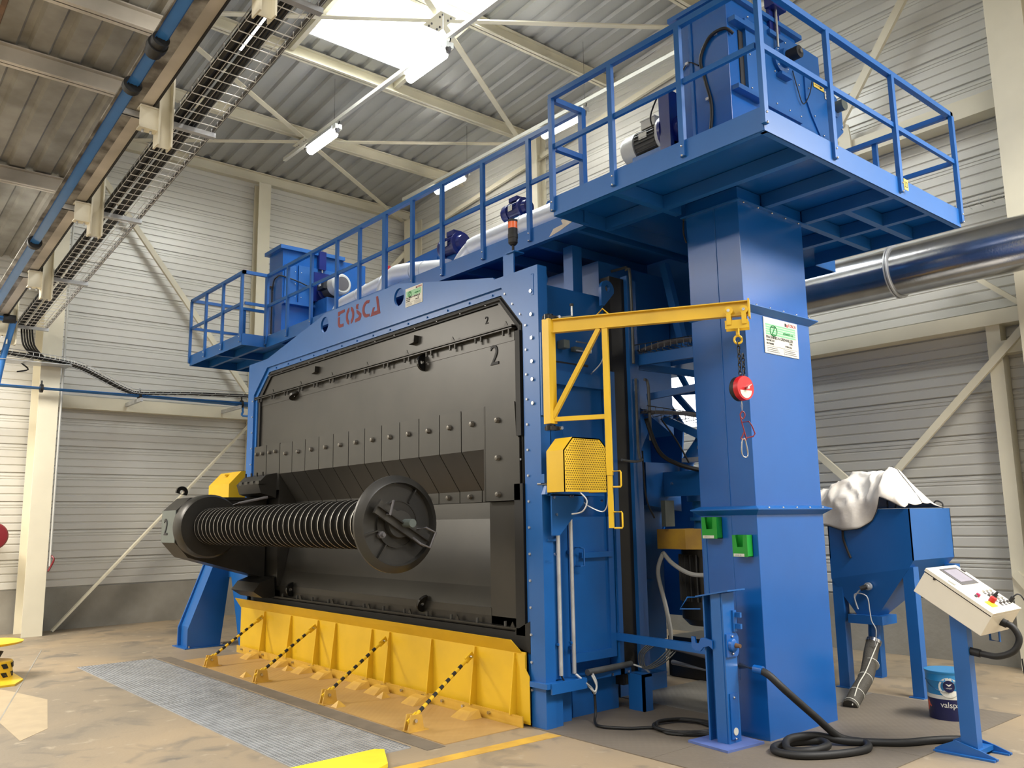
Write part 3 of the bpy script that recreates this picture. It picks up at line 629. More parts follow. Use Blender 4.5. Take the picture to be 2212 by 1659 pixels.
# rear chamber and blasting wheel side
box('rear_chamber', BLUE, cab, -10.4, -5.86, 5.90, 7.0, .0, 4.0)
box('upper_gallery', BLUE, cab, -5.86, -4.26, 6.62, 7.2, 3.10, 4.46)
box('dark_void_box', CHARD, cab, -5.86, -4.60, 7.05, 7.6, .007, .40)  # dark box added for the black void under the motor, shade as colour
MB().prism([(-5.87, 2.89), (-5.65, 2.886), (-5.415, 2.555), (-5.47, 2.05), (-5.87, 1.2)], 'xz', 6.90, 6.92).build('gusset_sheet', BLUE, cab)
MB().prism([(-5.87, 3.12), (-5.60, 3.12), (-5.68, 2.96), (-5.23, 2.885), (-5.23, 2.83), (-5.87, 2.87)], 'xz', 6.88, 6.90).build('gusset_sheet', BLUE, cab)
MB().bar((-5.50, 6.85, 2.90), (-5.24, 6.85, 2.62), .04, .06).build('cross_beam', BLUE, cab)
MB().bar((-5.42, 6.82, 3.15), (-5.24, 6.80, 2.85), .04, .05).build('cross_beam', BLUE, cab)
MB().prism([(5.6, 2.9), (6.6, 2.4), (6.6, 4.0), (5.6, 4.0)], 'yz', -6.7, -5.3).build('upper_housing', BLUE, cab)
MB().hexa([(-5.28, 5.9, 2.0), (-5.26, 5.9, 2.0), (-5.45, 6.5, 2.6), (-5.47, 6.5, 2.6), (-5.28, 5.9, 2.85), (-5.26, 5.9, 2.85), (-5.45, 6.5, 2.85), (-5.47, 6.5, 2.85)]).build('rear_sheet', BLUE, cab)
box('rear_side_sheet', BLUE, cab, -5.8, -5.5, 5.9, 6.6, .45, 2.05)
box('motor_back_sheet', BLUE, cab, -5.87, -5.34, 7.02, 7.04, .62, 2.1)
box('rear_shelf', BLUE, cab, -5.5, -5.3, 5.9, 6.2, 1.02, 1.04)
MB().bar((-5.18, 5.9, 3.05), (-4.3, 6.05, 3.05), .05, .10).build('cross_beam', BLUE, cab)
MB().bar((-5.15, 6.05, 2.72), (-4.3, 6.35, 2.82), .04, .06).build('cross_beam', BLUE, cab)
MB().bar((-5.15, 5.95, 3.0), (-4.35, 6.8, 2.82), .04, .06).build('cross_beam', BLUE, cab)
MB().bar((-4.6, 6.5, 3.9), (-4.3, 6.6, 2.4), .06, .06).build('cross_beam', BLUE, cab)
MB().bar((-5.0, 6.2, 4.0), (-4.8, 6.2, 3.1), .07, .07).build('cross_beam', BLUE, cab)
MB().bar((-4.7, 6.3, 2.62), (-4.3, 6.3, 2.25), .05, .06).build('cross_beam', BLUE, cab)
MB().bar((-5.25, 6.4, 2.55), (-4.45, 6.5, 2.15), .05, .07).build('cross_beam', BLUE, cab)
MB().tube([(-5.15, 6.6, 1.95), (-5.15, 6.6, 2.12), (-4.95, 6.55, 2.3), (-4.75, 6.5, 2.52)], .06, 12, 4).build('shot_feed_pipe', BLUE, cab)
MB().box(-5.35, -4.55, 6.35, 6.42, 1.80, 2.03).build('wheel_beam', BLUE, cab)
for x in (-5.15, -4.78): MB().cyl((x, 6.35, 1.92), (x, 6.34, 1.92), .014, 8).build('bolt', STEEL, cab)
MB().hexa([(-5.6, 6.1, 1.72), (-5.25, 6.1, 1.72), (-5.25, 6.6, 1.66), (-5.6, 6.6, 1.66), (-5.6, 6.1, 2.12), (-5.25, 6.1, 2.12), (-5.25, 6.6, 2.12), (-5.6, 6.6, 2.12)]).build('wheel_housing', BLUE, cab)
m_ = MB(); m_.lathe((-4.98, 6.62, 1.45), (0, 0, 1), [(0, .19), (.02, .19), (.02, .12), (.12, .11), (.12, .15), (.15, .15), (.15, .12), (.30, .12), (.30, .17), (.35, .17)], 20).build('wheel_shaft_housing', BLUE, cab)
box('limit_box', PALEG, cab, -5.17, -5.12, 6.20, 6.33, 1.52, 1.76)
MB().box(-5.1, -4.55, 6.45, 6.6, 2.12, 2.16).build('valve_plate', GALV, cab)
MB().box(-4.95, -4.55, 6.5, 6.56, 2.24, 2.28).build('valve_plate', GALV, cab)
# cable ladders at the rear side
for i, (pa, pb) in enumerate((((-5.12, 5.92, 3.12), (-4.35, 6.05, 3.12)), ((-5.10, 5.9, 2.55), (-4.75, 6.9, 2.45)))):
    ct = thing('cable_basket', ((pa[0]+pb[0])/2, (pa[1]+pb[1])/2, pa[2]), ('upper wire cable basket behind the yellow jib beam', 'lower wire cable basket sloping away behind the cabinet')[i], 'cable tray')
    A_, B_ = Vector(pa), Vector(pb); nrm = (B_-A_).cross(Vector((0, 0, 1))).normalized()*.1; m_ = MB()
    for k in range(13):
        p = A_.lerp(B_, k/12); m_.tube([p-nrm+Vector((0, 0, .06)), p-nrm, p+nrm, p+nrm+Vector((0, 0, .06))], .004, 4)
    tag(m_.build('cross_wires', DGALV, ct), kind='stuff')
    for q in (-1, 1): MB().tube([A_+nrm*q+Vector((0, 0, .06)), B_+nrm*q+Vector((0, 0, .06))], .005, 5).build('side_wire', DGALV, ct)
    for q in (-.4, 0, .4): MB().tube([A_+nrm*q+Vector((0, 0, .015)), A_.lerp(B_, .5)+nrm*q*1.3+Vector((0, 0, .06)), B_+nrm*q+Vector((0, 0, .02))], .012, 6, 5).build('cable', DGREY, ct)
MB().tube([(-5.05, 5.9, 2.5), (-5.0, 6.0, 2.2), (-4.9, 6.15, 2.08), (-4.8, 6.4, 2.02)], .02, 8, 6).build('hose', BLACK, cab)
MB().tube([(-5.0, 6.05, 2.5), (-4.95, 6.2, 2.3), (-4.9, 6.3, 2.1)], .008, 6, 6).build('hose', BLACK, cab)
MB().tube([(-5.04, 5.82, 2.2), (-5.03, 5.83, 1.8), (-5.0, 5.9, 1.6)], .008, 6, 5).build('hose', BLACK, cab)
# motor of the blasting wheel
mo = thing('wheel_motor', (-4.98, 6.62, .6), 'big dark finned motor hanging upright between cabinet and elevator tower', 'motor')
MB().lathe((-4.98, 6.62, .62), (0, 0, 1), [(0, .2), (.06, .26), (.22, .26), (.22, .235), (.62, .235), (.62, .25), (.70, .25)], 28).build('motor_body', CHARD, mo)
fm = meshof(MB().box(.235, .275, -.006, .006, .84, 1.26), FIN, 'fin')
for k in range(26):
    if True: place(fm, 'fin', mo, (-4.98, 6.62, 0), (0, 0, 2*PI*k/26-PI/2))
m_ = box('nameplate', paint('aged_nameplate', (190, 160, 120), .5), mo, -4.83, -4.78, 6.35, 6.36, 1.0, 1.13)
m_ = MB(); pz_ = [(-5.30, 6.28), (-4.92, 6.22), (-4.60, 6.34), (-4.60, 6.95), (-5.30, 6.95)]
gb = thing('wheel_guard', (-4.95, 6.6, 1.3), 'yellow angular guard above the big dark motor', 'guard')
MB().prism(pz_, 'xy', 1.315, 1.495).build('guard_box', YELD, gb)
MB().tube([(-5.2, 6.24, 1.28), (-5.24, 6.2, 1.1), (-5.12, 6.15, .8), (-5.12, 6.2, .55), (-5.25, 6.3, .35)], .02, 8, 8).build('grey_conduit', GREY, mo)
MB().tube([(-5.2, 6.24, 1.28), (-5.05, 6.2, 1.18), (-4.85, 6.2, 1.1), (-4.65, 6.25, 1.1)], .02, 8, 8).build('grey_conduit', GREY, mo)
# low rail, hoses and cylinder between cabinet and stand
MB().hexa([(-5.16, 5.50, .58), (-5.13, 5.47, .58), (-4.0, 5.45, .56), (-4.0, 5.50, .56), (-5.16, 5.50, .64), (-5.13, 5.47, .64), (-4.0, 5.45, .63), (-4.0, 5.50, .63)]).build('low_rail', BLUE, cab)
cy = thing('air_cylinder', (-4.5, 5.75, .45), 'long grey cylinder lying under the low blue rail', 'cylinder')
MB().cyl((-5.0, 5.82, .55), (-4.25, 5.72, .50), .035, 12).build('barrel', DGREY, cy); MB().cyl((-4.25, 5.72, .50), (-4.1, 5.70, .49), .022, 10).build('rod', BLACK, cy)
MB().tube([(-4.7, 5.7, .42), (-3.9, 5.55, .40)], .02, 10).build('pipe', GALV, cy)
for k in range(4): MB().tube([(-4.98+.03*k, 5.80, .56), (-5.08+.02*k, 5.72, .45), (-5.02+.02*k, 5.68, .34), (-4.9+.03*k, 5.72, .40), (-4.82+.03*k, 5.8, .5)], .006, 6, 6).build('cable', DGALV, cy)
# red stencil lettering TOSCA in the header
HY = FY0-.002
def glyph(polys, x0, name='letter'):
    for k, p in enumerate(polys):
        o = MB().prism([(x0+a*.185, 3.79+b*.20) for a, b in p], 'xz', HY, HY+.004).build(name, RINK, cab)
def arc(cx, cy, rx, ry, a0, a1, n=10): return [(cx+rx*math.cos(math.radians(a0+(a1-a0)*i/n)), cy+ry*math.sin(math.radians(a0+(a1-a0)*i/n))) for i in range(n+1)]
glyph([[(.0, .80), (.0, .98), (.85, 1.0), (.85, .84), (.30, .80), (.22, .72), (.0, .72)], [(0, .66), (.24, .66), (.24, .34)]+arc(.42, .34, .18, .14, 180, 270, 5)+[(.72, .2), (.72, .02), (.34, .02)]+arc(.30, .32, .30, .30, 270, 180, 6)], -8.455)
glyph([arc(.46, .5, .46, .5, 98, 262)+arc(.46, .5, .22, .28, 255, 105), arc(.54, .5, .46, .5, -82, 82)+arc(.54, .5, .22, .28, 75, -75)], -8.27)
glyph([[(.25, 1.0), (.52, 1.0), (.44, .84), (.48, .68), (.24, .74), (.18, .86)], [(.24, .70), (.50, .60), (.84, .38), (.84, .2), (.70, .03), (.1, .0), (.14, .19), (.46, .22), (.58, .3), (.3, .5)]], -8.085)
glyph([arc(.56, .52, .54, .48, 72, 288)+[(.86, .04), (.86, .2), (.62, .2)]+arc(.58, .52, .30, .30, 280, 80)+[(.80, .80), (.86, .97)]], -7.915)
glyph([[(.62, 1.0), (.84, 1.0), (1.12, .0), (.02, .0), (.30, .46), (.50, .46), (.36, .22), (.78, .22)]], -7.74)
# sign plates: header plate and tower plate share one design
def sign(parent, O, ux, uy, w, h, thick=.006):
    O = Vector(O); ux = Vector(ux); uy = Vector(uy); nz = ux.cross(uy)
    def patch(a, b, c, d_, mat, nm, e=.001):
        p = [O+ux*a+uy*b, O+ux*c+uy*b, O+ux*c+uy*d_, O+ux*a+uy*d_]
        return MB().hexa(p+[q+nz*e for q in p]).build(nm, mat, parent)
    patch(0, 0, w, h, WHITE, 'sign_plate', thick)
    O = O+nz*thick; s_ = h/.30
    for k in range(5): patch(.05*w, (.52+.065*k)*h, .93*w, (.565+.065*k)*h, PGR, 'stripe')
    m_ = MB(); c = O+ux*.27*w+uy*.645*h
    n_ = 24; pts = [c+ux*.10*w*math.cos(2*PI*i/n_)+uy*.15*h*math.sin(2*PI*i/n_)+nz*.002 for i in range(n_)]
    m_.tube(pts, .0035*s_, 5, closed=True).build('emblem_ring', GINK, parent)
    text('Z', .105*s_, GINK, c-ux*.035*s_*1.0-uy*.037*s_+nz*.002, ux, uy, parent)
    text('TOSCA', .036*s_, RIND, O+ux*.72*w+uy*.86*h+nz*.001, ux, uy, parent)
    patch(.62*w, .85*h, .665*w, .94*h, KINK, 'emblem_drop'); patch(.675*w, .84*h, .71*w, .92*h, RIND, 'emblem_drop')
    text('schmidt s.a.', .033*s_, GINK, O+ux*.55*w+uy*.60*h+nz*.0015, ux, uy, parent)
    text('MACHINES A GRENAILLER', .033*s_, KINK, O+ux*.05*w+uy*.42*h+nz*.001, ux, uy, parent, sx=1.02)
    text('MATRICULE', .022*s_, KINK, O+ux*.05*w+uy*.34*h+nz*.001, ux, uy, parent); text('TYPE', .022*s_, KINK, O+ux*.72*w+uy*.34*h+nz*.001, ux, uy, parent)
    text('EN PANNE', .022*s_, KINK, O+ux*.05*w+uy*.25*h+nz*.001, ux, uy, parent); text('POIDS KG', .022*s_, KINK, O+ux*.60*w+uy*.25*h+nz*.001, ux, uy, parent)
    patch(.05*w, .205*h, .95*w, .21*h, KINK, 'rule'); patch(.55*w, .02*h, .555*w, .205*h, KINK, 'rule')
    for k in range(3):
        for a in (.06, .58): patch(a*w, (.15-.05*k)*h, (a+.30+.03*k)*w, (.165-.05*k)*h, DGREY, 'small_print')
sgn = thing('maker_sign', (-6.89, 4.59, 3.75), 'small white and green maker sign on the header above the dark door', 'sign', 'white and green maker signs')
sign(sgn, (-7.045, 4.594, 3.75), (1, 0, 0), (0, 0, 1), .305, .19, .004)
# hanging strip under the header: rusty tape mark on walkway is added with the walkway

# ================================================================== THE DARK DOOR
dd = thing('blasting_door', (-7.97, 4.65, .7), 'huge charcoal steel door with bolted plates and a folded band in the middle', 'door')
MB().prism([(-10.66, 3.27), (-5.43, 3.27), (-5.63, 3.50), (-10.49, 3.50)], 'xz', 4.655, 4.67).build('top_band', CHAR, dd)
MB().prism([(-10.50, 3.50), (-5.625, 3.50), (-5.42, 3.27), (-5.385, 3.27), (-5.60, 3.545), (-10.50, 3.545)], 'xz', 4.635, 4.67).build('top_rail', CHAR, dd)
for k in range(13): place(bxs, 'bolt', dd, (-10.35+.38*k, 4.635, 3.522))
MB().box(-10.76, -5.40, 4.60, 4.66, 3.255, 3.268).build('upper_flange', CHARD, dd)
MB().box(-10.76, -5.40, 4.60, 4.66, 3.235, 3.245).build('upper_flange', CHARD, dd)
MB().box(-10.70, -5.43, 4.655, 4.67, 3.14, 3.24).build('upper_strip', CHAR, dd)
MB().box(-10.70, -5.43, 4.66, 4.675, 2.59, 3.15).build('upper_panel', CHAR, dd)
bz = hexbolt((0, 0, -1), .012, .05, CHARD, 6)
tabm = meshof(MB().prism([(-.03, 0), (.03, 0), (.0, .045)], 'xz', -.02, -.012), CHARD, 'tab')
for k in range(14):
    place(bz, 'bolt', dd, (-10.6+.39*k, 4.615, 3.24)); place(bz, 'bolt', dd, (-10.52+.39*k, 4.615, 3.24))
    if k % 2: place(tabm, 'tab', dd, (-10.56+.39*k, 4.63, 3.268))
# row of folded plates
FX = [-9.888+.3418*k for k in range(13)]
pfm = MB(); w_ = .3418-.012
prof = [(4.600, 2.590), (4.600, 2.217), (4.836, 1.872), (4.836, 1.768), (4.850, 1.768), (4.850, 1.885), (4.615, 2.225), (4.615, 2.590)]
n = len(prof)
for xx in (.006, .006+w_):
    for (y, z) in prof: pfm.v.append((xx, y-4.6, z-1.768))
for i in range(n): pfm.face((i, (i+1) % n, n+(i+1) % n, n+i))
pfm.face((0, 1, 6, 7)); pfm.face((1, 2, 5, 6)); pfm.face((2, 3, 4, 5)); pfm.face((n, n+7, n+6, n+1)); pfm.face((n+1, n+6, n+5, n+2)); pfm.face((n+2, n+5, n+4, n+3))
fpm = meshof(pfm, CHAR, 'folded_plate')
bh = meshof(MB().lathe((0, 0, 0), (0, -1, 0), [(0, .026), (.012, .026), (.03, .02), (.034, .001)], 6), paint('light_catching_bolt', (112, 108, 100), .35, metal=.4), 'bolt')  # bolt heads painted lighter, as if catching the light
random.seed(3)
for k in range(12):
    p_ = place(fpm, 'folded_plate', dd, (FX[k], 4.6, 1.768)); WO[p_.name] = (FX[k], 4.6, 1.768)
    place(bh, 'bolt', p_, (FX[k]+.17, 4.6, 2.455), (0, random.uniform(0, 1), 0)); place(bh, 'bolt', p_, (FX[k]+.17, 4.836, 1.822), (0, random.uniform(0, 1), 0))
for k in range(2):
    x0 = -10.66+.386*k
    p_ = MB().box(x0+.005, x0+.375, 4.60, 4.615, 2.02, 2.60).build('flat_plate', CHAR, dd)
    for a in (.10, .27):
        for z in (2.12, 2.50): place(bh, 'bolt', p_, (x0+a, 4.60, z))
    WO[p_.name] = WO[dd.name]
p_ = MB().prism([(-5.775, 1.765), (-5.325, 1.765), (-5.325, 2.28), (-5.36, 2.31), (-5.38, 2.595), (-5.775, 2.595)], 'xz', 4.60, 4.615).build('end_plate', CHAR, dd)
for z in (2.455, 2.13, 1.82): place(bh, 'bolt', p_, (-5.60, 4.60, z))
MB().box(-5.79, -5.778, 4.60, 4.92, 1.76, 2.595).build('end_rib', CHARD, dd)
MB().box(-5.80, -5.786, 4.60, 4.84, 1.76, 2.22).build('end_cheek', CHAR, dd)
# lower part of the door: slanting panel, margins
MB().prism([(4.845, 1.765), (4.80, 1.35), (4.655, .86), (4.67, .86), (4.86, 1.765)], 'yz', -9.9, -5.80).build('lower_panel', CHAR, dd)
MB().prism([(4.66, .80), (4.845, 1.765), (4.66, 1.765)], 'yz', -5.80, -5.785).build('side_cheek', CHAR, dd)
MB().prism([(4.61, 2.22), (4.845, 1.87), (4.845, 1.77), (4.67, .86), (4.61, .86)], 'yz', -9.905, -9.893).build('side_cheek', CHARD, dd)
MB().box(-5.785, -5.43, 4.655, 4.67, .72, 1.76).build('right_margin', CHAR, dd)
MB().box(-10.70, -9.9, 4.655, 4.67, .72, 2.03).build('left_margin', CHAR, dd)
MB().box(-9.9, -5.785, 4.652, 4.668, .80, .865).build('lower_strip', CHAR, dd)
MB().box(-10.70, -5.43, 4.655, 4.67, .70, .80).build('bottom_band', CHARD, dd)
MB().box(-10.72, -5.36, 4.60, 4.66, .722, .735).build('lower_flange', CHARD, dd)
for k in range(14):
    place(hexbolt((0, 0, 1), .013, .04, FIN, 6) if k == 0 else place_b, 'bolt', dd, (-10.5+.38*k, 4.62, .735)) if k else None
    if k == 0: place_b = hexbolt((0, 0, 1), .013, .04, FIN, 6)
    if k % 2: place(tabm, 'tab', dd, (-10.4+.38*k, 4.63, .735))
MB().box(-10.74, -5.30, 4.62, 4.66, .60, .70).build('rubber_apron', BLACK, dd)
MB().hexa([(-5.52, 4.60, .62), (-5.23, 4.60, .55), (-5.23, 4.64, .55), (-5.52, 4.64, .62), (-5.40, 4.60, .72), (-5.23, 4.60, .80), (-5.23, 4.64, .80), (-5.40, 4.64, .72)]).build('corner_flap', BLACK, dd)
for (x, z, ang, mt) in ((-6.80, 3.15, 0, GLOSSK), (-9.60, 3.16, 1.1, CHARD), (-9.55, .83, 0, GLOSSK), (-6.79, .84, .5, CHARD)):
    o = MB().prism([[(0, -.085)]+circle(0, 0, .085, 12, -PI/2, -3*PI/2)+[(0, .085)], circle(-.035, 0, .02, 10)[::-1]], 'yz', -.014, .014)
    me = meshof(o, mt, 'lug'); place(me, 'lifting_lug', dd, (x, 4.655, z), (0, ang, 0))
for (x, z, a) in ((-9.05, 3.37, 0), (-6.95, 3.37, 0)): MB().prism([(x, z), (x+.05, z+.07), (x+.04, z), (x-.05, z-.01)], 'xz', 4.60, 4.655).build('hook_tab', CHARD, dd)
text('2', .26, KINK, (-5.77, 4.657, 2.965), (1, 0, 0), (0, 0, 1), dd, 'numeral', .004)
text('2', .10, KINK, (-5.83, 4.653, 3.355), (1, 0, 0), (0, 0, 1), dd, 'numeral', .004)
# support box of the arm at the left of the door
m_ = MB().prism([(4.60, 1.92), (4.40, 1.98), (4.36, 2.10), (4.46, 2.20), (4.60, 2.23)], 'yz', -10.62, -9.96).build('arm_clamp', CHARD, dd)
for k in range(4): MB().box(-10.55+.17*k, -10.45+.17*k, 4.36, 4.44, 2.09, 2.13).build('clamp_plate', CHARD, dd)
for k in range(4): place(bz, 'bolt', dd, (-10.5+.17*k, 4.43, 2.24))
m_ = MB().prism([(4.60, .96), (4.42, .90), (4.34, .80), (4.46, .72), (4.62, .72)], 'yz', -10.62, -9.95).build('arm_clamp', CHARD, dd)

# ================================================================== THE WORKPIECE HOLDER
AY, AZ = 3.84, 1.585
wh = thing('workpiece_holder', (-8.2, AY, AZ-.4), 'dark arm with a ribbed drum and a clamped end disc in front of the door', 'workpiece holder')
arm = MB().prism([(4.62, 1.93), (3.66, 1.93), (3.50, 1.78), (3.50, 1.40), (3.66, 1.22), (4.10, 1.09), (4.62, .94)], 'yz', -10.75, -10.28).build('arm_box', CHARD, wh)
MB().box(-10.752, -10.278, 3.492, 3.50, 1.40, 1.78).build('arm_front_plate', PALEG, wh)
text('2', .28, KINK, (-10.66, 3.490, 1.49), (1, 0, 0), (0, 0, 1), wh, 'numeral', .005)
MB().box(-10.30, -10.26, 3.9, 4.62, 1.90, 1.935).build('arm_rib', CHARD, wh)
MB().tube([(-10.27, 4.05, 1.80), (-10.1, 4.2, 1.86), (-9.98, 4.5, 1.93)], .018, 8).build('arm_stay', DGREY, wh)
e_ = circle(3.62, 2.0, .07, 16, -.6, PI+.4)
MB().prism([e_, circle(3.62, 2.0, .028, 10)[::-1]], 'yz', -10.50, -10.46).build('lifting_eye', GLOSSK, wh)
MB().lathe((-10.28, AY, AZ), (1, 0, 0), [(0, .375), (.17, .375), (.21, .35), (.21, .18)], 48).build('flange', CHARD, wh)
MB().cyl((-10.1, AY, AZ), (-6.0, AY, AZ), .185, 32).build('drum_core', CHARD, wh)
rgm = meshof(MB().lathe((0, 0, 0), (1, 0, 0), [(-.004, .18), (-.004, .216), (.0045, .216), (.0045, .18)], 40), CHARD, 'rib_ring')
rgm.materials.append(paint('bright_ring_edge', (188, 184, 176), .3, metal=.4, var=.1))  # outer rim gets a brighter colour than the ring sides
for p_ in rgm.polygons:
    if abs(p_.normal.x) < .8: p_.material_index = 1
for k in range(35): place(rgm, 'rib_ring', wh, (-10.02+.117*k, AY, AZ))
ed = MB().lathe((-6.12, AY, AZ), (1, 0, 0), [(.07, .18), (.07, .385), (.085, .40), (.11, .40), (.145, .352), (.15, .340), (.10, .334), (.10, .0001)], 56).build('end_disc', CHAR, wh)
MB().lathe((-6.04, AY, AZ), (1, 0, 0), [(0, .195), (.045, .195), (.045, .185), (.025, .183), (.025, .0001)], 32).build('inner_ring', CHARD, wh)
MB().lathe((-6.07, AY-.0, AZ), (1, 0, 0), [(0, .12), (.10, .12), (.12, .11), (.12, .0001)], 28).build('hub', CHAR, wh)
bar_a, bar_b = Vector((-5.93, 3.60, 1.73)), Vector((-5.93, 4.08, 1.44))
MB().bar(bar_a, bar_b, .03, .12, (1, 0, 0) if False else (0, 0, 1)).build('clamp_bar', CHAR, wh)
MB().bar(bar_a+Vector((.03, 0, 0)), bar_b+Vector((.03, 0, 0)), .03, .01, (0, 0, 1)).build('clamp_bar_rib', CHARD, wh)
MB().cyl((-6.0, AY+.02, AZ+.005), (-5.80, AY+.02, AZ+.005), .034, 16).build('centre_pin', STEEL if False else PALEG, wh)
for q in ([(-5.92, 3.685, 1.665), (-5.84, 3.67, 1.66), (-5.84, 3.70, 1.77), (-5.92, 3.72, 1.75)], [(-5.92, 3.98, 1.54), (-5.83, 4.01, 1.55), (-5.82, 4.10, 1.51), (-5.82, 4.04, 1.39), (-5.83, 3.96, 1.42), (-5.92, 3.94, 1.47)]):
    MB().tube(q, .010, 8).build('handle', DGREY, wh)
for a in (58, 195, 236):
    c_, s_ = math.cos(math.radians(a)), math.sin(math.radians(a))
    MB().bar((-6.005, AY+.20*c_, AZ+.20*s_), (-6.005, AY+.335*c_, AZ+.335*s_), .012, .04, (1, 0, 0)).build('stiffener', CHARD, wh)
MB().lathe((-6.02, 3.68, 1.50), (1, 0, 0), [(0, .03), (.05, .03), (.05, .016), (.08, .016)], 8).build('lock_bolt', DGREY, wh)

# ================================================================== YELLOW FOLDING GUARD, FLOOR PLATES, GRATING
yg = thing('folding_guard', (-8.0, 4.55, 0), 'long yellow folding guard standing at the foot of the dark door', 'guard')
MB().box(-10.84, -5.26, 4.572, 4.584, .02, .56).build('guard_sheet', YEL, yg)
MB().hexa([(-10.86, 4.578, .54), (-5.30, 4.578, .54), (-5.30, 4.590, .54), (-10.86, 4.590, .54), (-10.88, 4.50, .665), (-5.36, 4.50, .655), (-5.36, 4.512, .655), (-10.88, 4.512, .665)]).build('top_band', YEL, yg)
MB().prism([(-5.40, .54), (-5.26, .54), (-5.26, .44), (-5.21, .38), (-5.21, .02), (-5.32, .02), (-5.32, .44)], 'xz', 4.566, 4.571).build('end_cheek', YEL, yg)
rbm = meshof(MB().prism([(-.075, .08), (0, .08), (0, .545), (-.02, .545)], 'yz', -.006, .006), YEL, 'rib')
for x in (-10.10, -9.38, -8.72, -8.32, -7.58, -7.25, -6.54, -5.90, -5.38): place(rbm, 'rib', yg, (x, 4.572, 0))
MB().box(-10.80, -5.24, 4.512, 4.522, .0, .085).build('kick_strip', YTREAD, yg)
bs = hexbolt((0, -1, 0), .014, .02, STEEL, 6)
for x in (-10.62, -10.35, -10.0, -9.6, -9.2, -8.8, -8.4, -8.0, -7.65, -7.3, -6.95, -6.6, -6.3, -6.0, -5.65): place(bs, 'bolt', yg, (x, 4.512, .055))
STR_N = 7
for i, (xt, xb) in enumerate(((-10.08, -9.90), (-8.71, -8.56), (-7.26, -7.125), (-5.887, -5.75))):
    st = thing('guard_stay', (xb, 3.82, 0), ('leftmost and farthest', 'second from the left', 'second from the right', 'rightmost and nearest')[i]+' yellow and black striped stay of the folding guard', 'stay', 'striped stays of the folding guard')
    A_, B_ = Vector((xb-.01, 3.86, .11)), Vector((xt, 4.46, .445))
    MB().cyl(A_, B_, .015, 10).build('stay_rod', YEL, st)
    for k in range(STR_N):
        p = A_.lerp(B_, .08+.125*k); q = A_.lerp(B_, .08+.125*k+.062)
        MB().cyl(p, q, .0158, 10).build('black_band', BLACK, st)
    D_ = (B_-A_).normalized()
    MB().bar(B_-D_*.01, B_+D_*.09, .014, .05).build('end_lug', YEL, st); MB().bar(A_-D_*.09, A_+D_*.02, .014, .05).build('end_lug', YEL, st)
    MB().prism([(3.77, 0.004), (3.92, .004), (3.90, .12), (3.80, .13)], 'yz', xb-.045, xb-.03).build('foot_bracket', YELD, st)
    MB().prism([(3.77, 0.004), (3.92, .004), (3.90, .12), (3.80, .13)], 'yz', xb+.012, xb+.027).build('foot_bracket', YELD, st)
    MB().box(xb-.06, xb+.05, 3.77, 3.95, .004, .012).build('foot_plate', YELD, st)
    MB().cyl((xb-.05, 3.835, .085), (xb+.045, 3.835, .085), .014, 8).build('pin', STEEL, st)
    MB().cyl((xt-.03, 4.50, .47), (xt+.03, 4.50, .47), .012, 8).build('pin', STEEL, st)
tp = thing('tread_plate', (-8, 4.2, 0), 'ochre tread plate strip between the grating and the folding guard', 'floor plate')
MB().box(-10.6, -7.9, 3.78, 4.50, 0, .006).build('plate', BRONZE, tp); MB().box(-7.895, -5.26, 3.78, 4.50, 0, .006).build('plate', BRONZE, tp)
rampm = meshof(MB().hexa([(-.10, -.10, 0), (.10, -.10, 0), (.12, .06, 0), (-.12, .06, 0), (-.075, -.02, .055), (.075, -.02, .055), (.09, .05, .065), (-.09, .05, .065)]), YELD, 'ramp')
for i, x in enumerate((-10.15, -9.36, -8.78, -8.33, -7.58, -7.23, -6.58, -5.83)):
    o = place(rampm, 'hinge_cover', None, (x, 4.42, .006)); tag(o, 'bent yellow hinge cover against the kick strip, %s' % ('leftmost', 'second from the left', 'third from the left', 'fourth from the left', 'fourth from the right', 'third from the right', 'second from the right', 'rightmost')[i], 'cover', 'hinge covers on the tread plate')
wdm = meshof(MB().hexa([(-.05, -.05, 0), (.05, -.05, 0), (.05, .05, 0), (-.05, .05, 0), (-.004, -.004, .05), (.004, -.004, .05), (.004, .004, .05), (-.004, .004, .05)]), YELD, 'wedge')
for i, (x, y, l) in enumerate(((-8.97, 3.86, 'small ochre floor wedge left of the second stay, near the trench'), (-9.02, 4.36, 'small ochre floor wedge between the two left stays, near the guard'), (-6.95, 3.85, 'small ochre floor wedge right of the third stay, near the grating'), (-7.0, 4.34, 'small ochre floor wedge between the two right stays, near the guard'))):
    o = place(wdm, 'floor_wedge', None, (x, y, .006)); tag(o, l, 'wedge')
for (a, b, l) in ((GX0+.01, -8.19, 'farther galvanised floor grating panel'), (-8.17, GX1-.01, 'nearer galvanised floor grating panel')):
    g = thing('floor_grating', ((a+b)/2, 3.13, -.03), l, 'grating', 'floor gratings beside the tread plate')
    m_ = MB(); x = a+.02
    while x < b: m_.box(x-.0045, x+.0045, GY0+.01, GY1-.01, -.025, .004); x += .030
    tag(m_.build('bearing_bars', GALV, g), kind='stuff')
    m_ = MB(); y = GY0+.03
    while y < GY1: m_.box(a, b, y-.0055, y+.0055, -.012, .006); y += .0345
    tag(m_.build('cross_bars', GALV, g), kind='stuff')
    for yy in (GY0+.005, GY1-.005): MB().box(a, b, yy-.004, yy+.004, -.03, .006).build('edge_bar', GALV, g)
    for xx in (a, b): MB().box(xx-.004, xx+.004, GY0+.005, GY1-.005, -.03, .006).build('edge_bar', GALV, g)
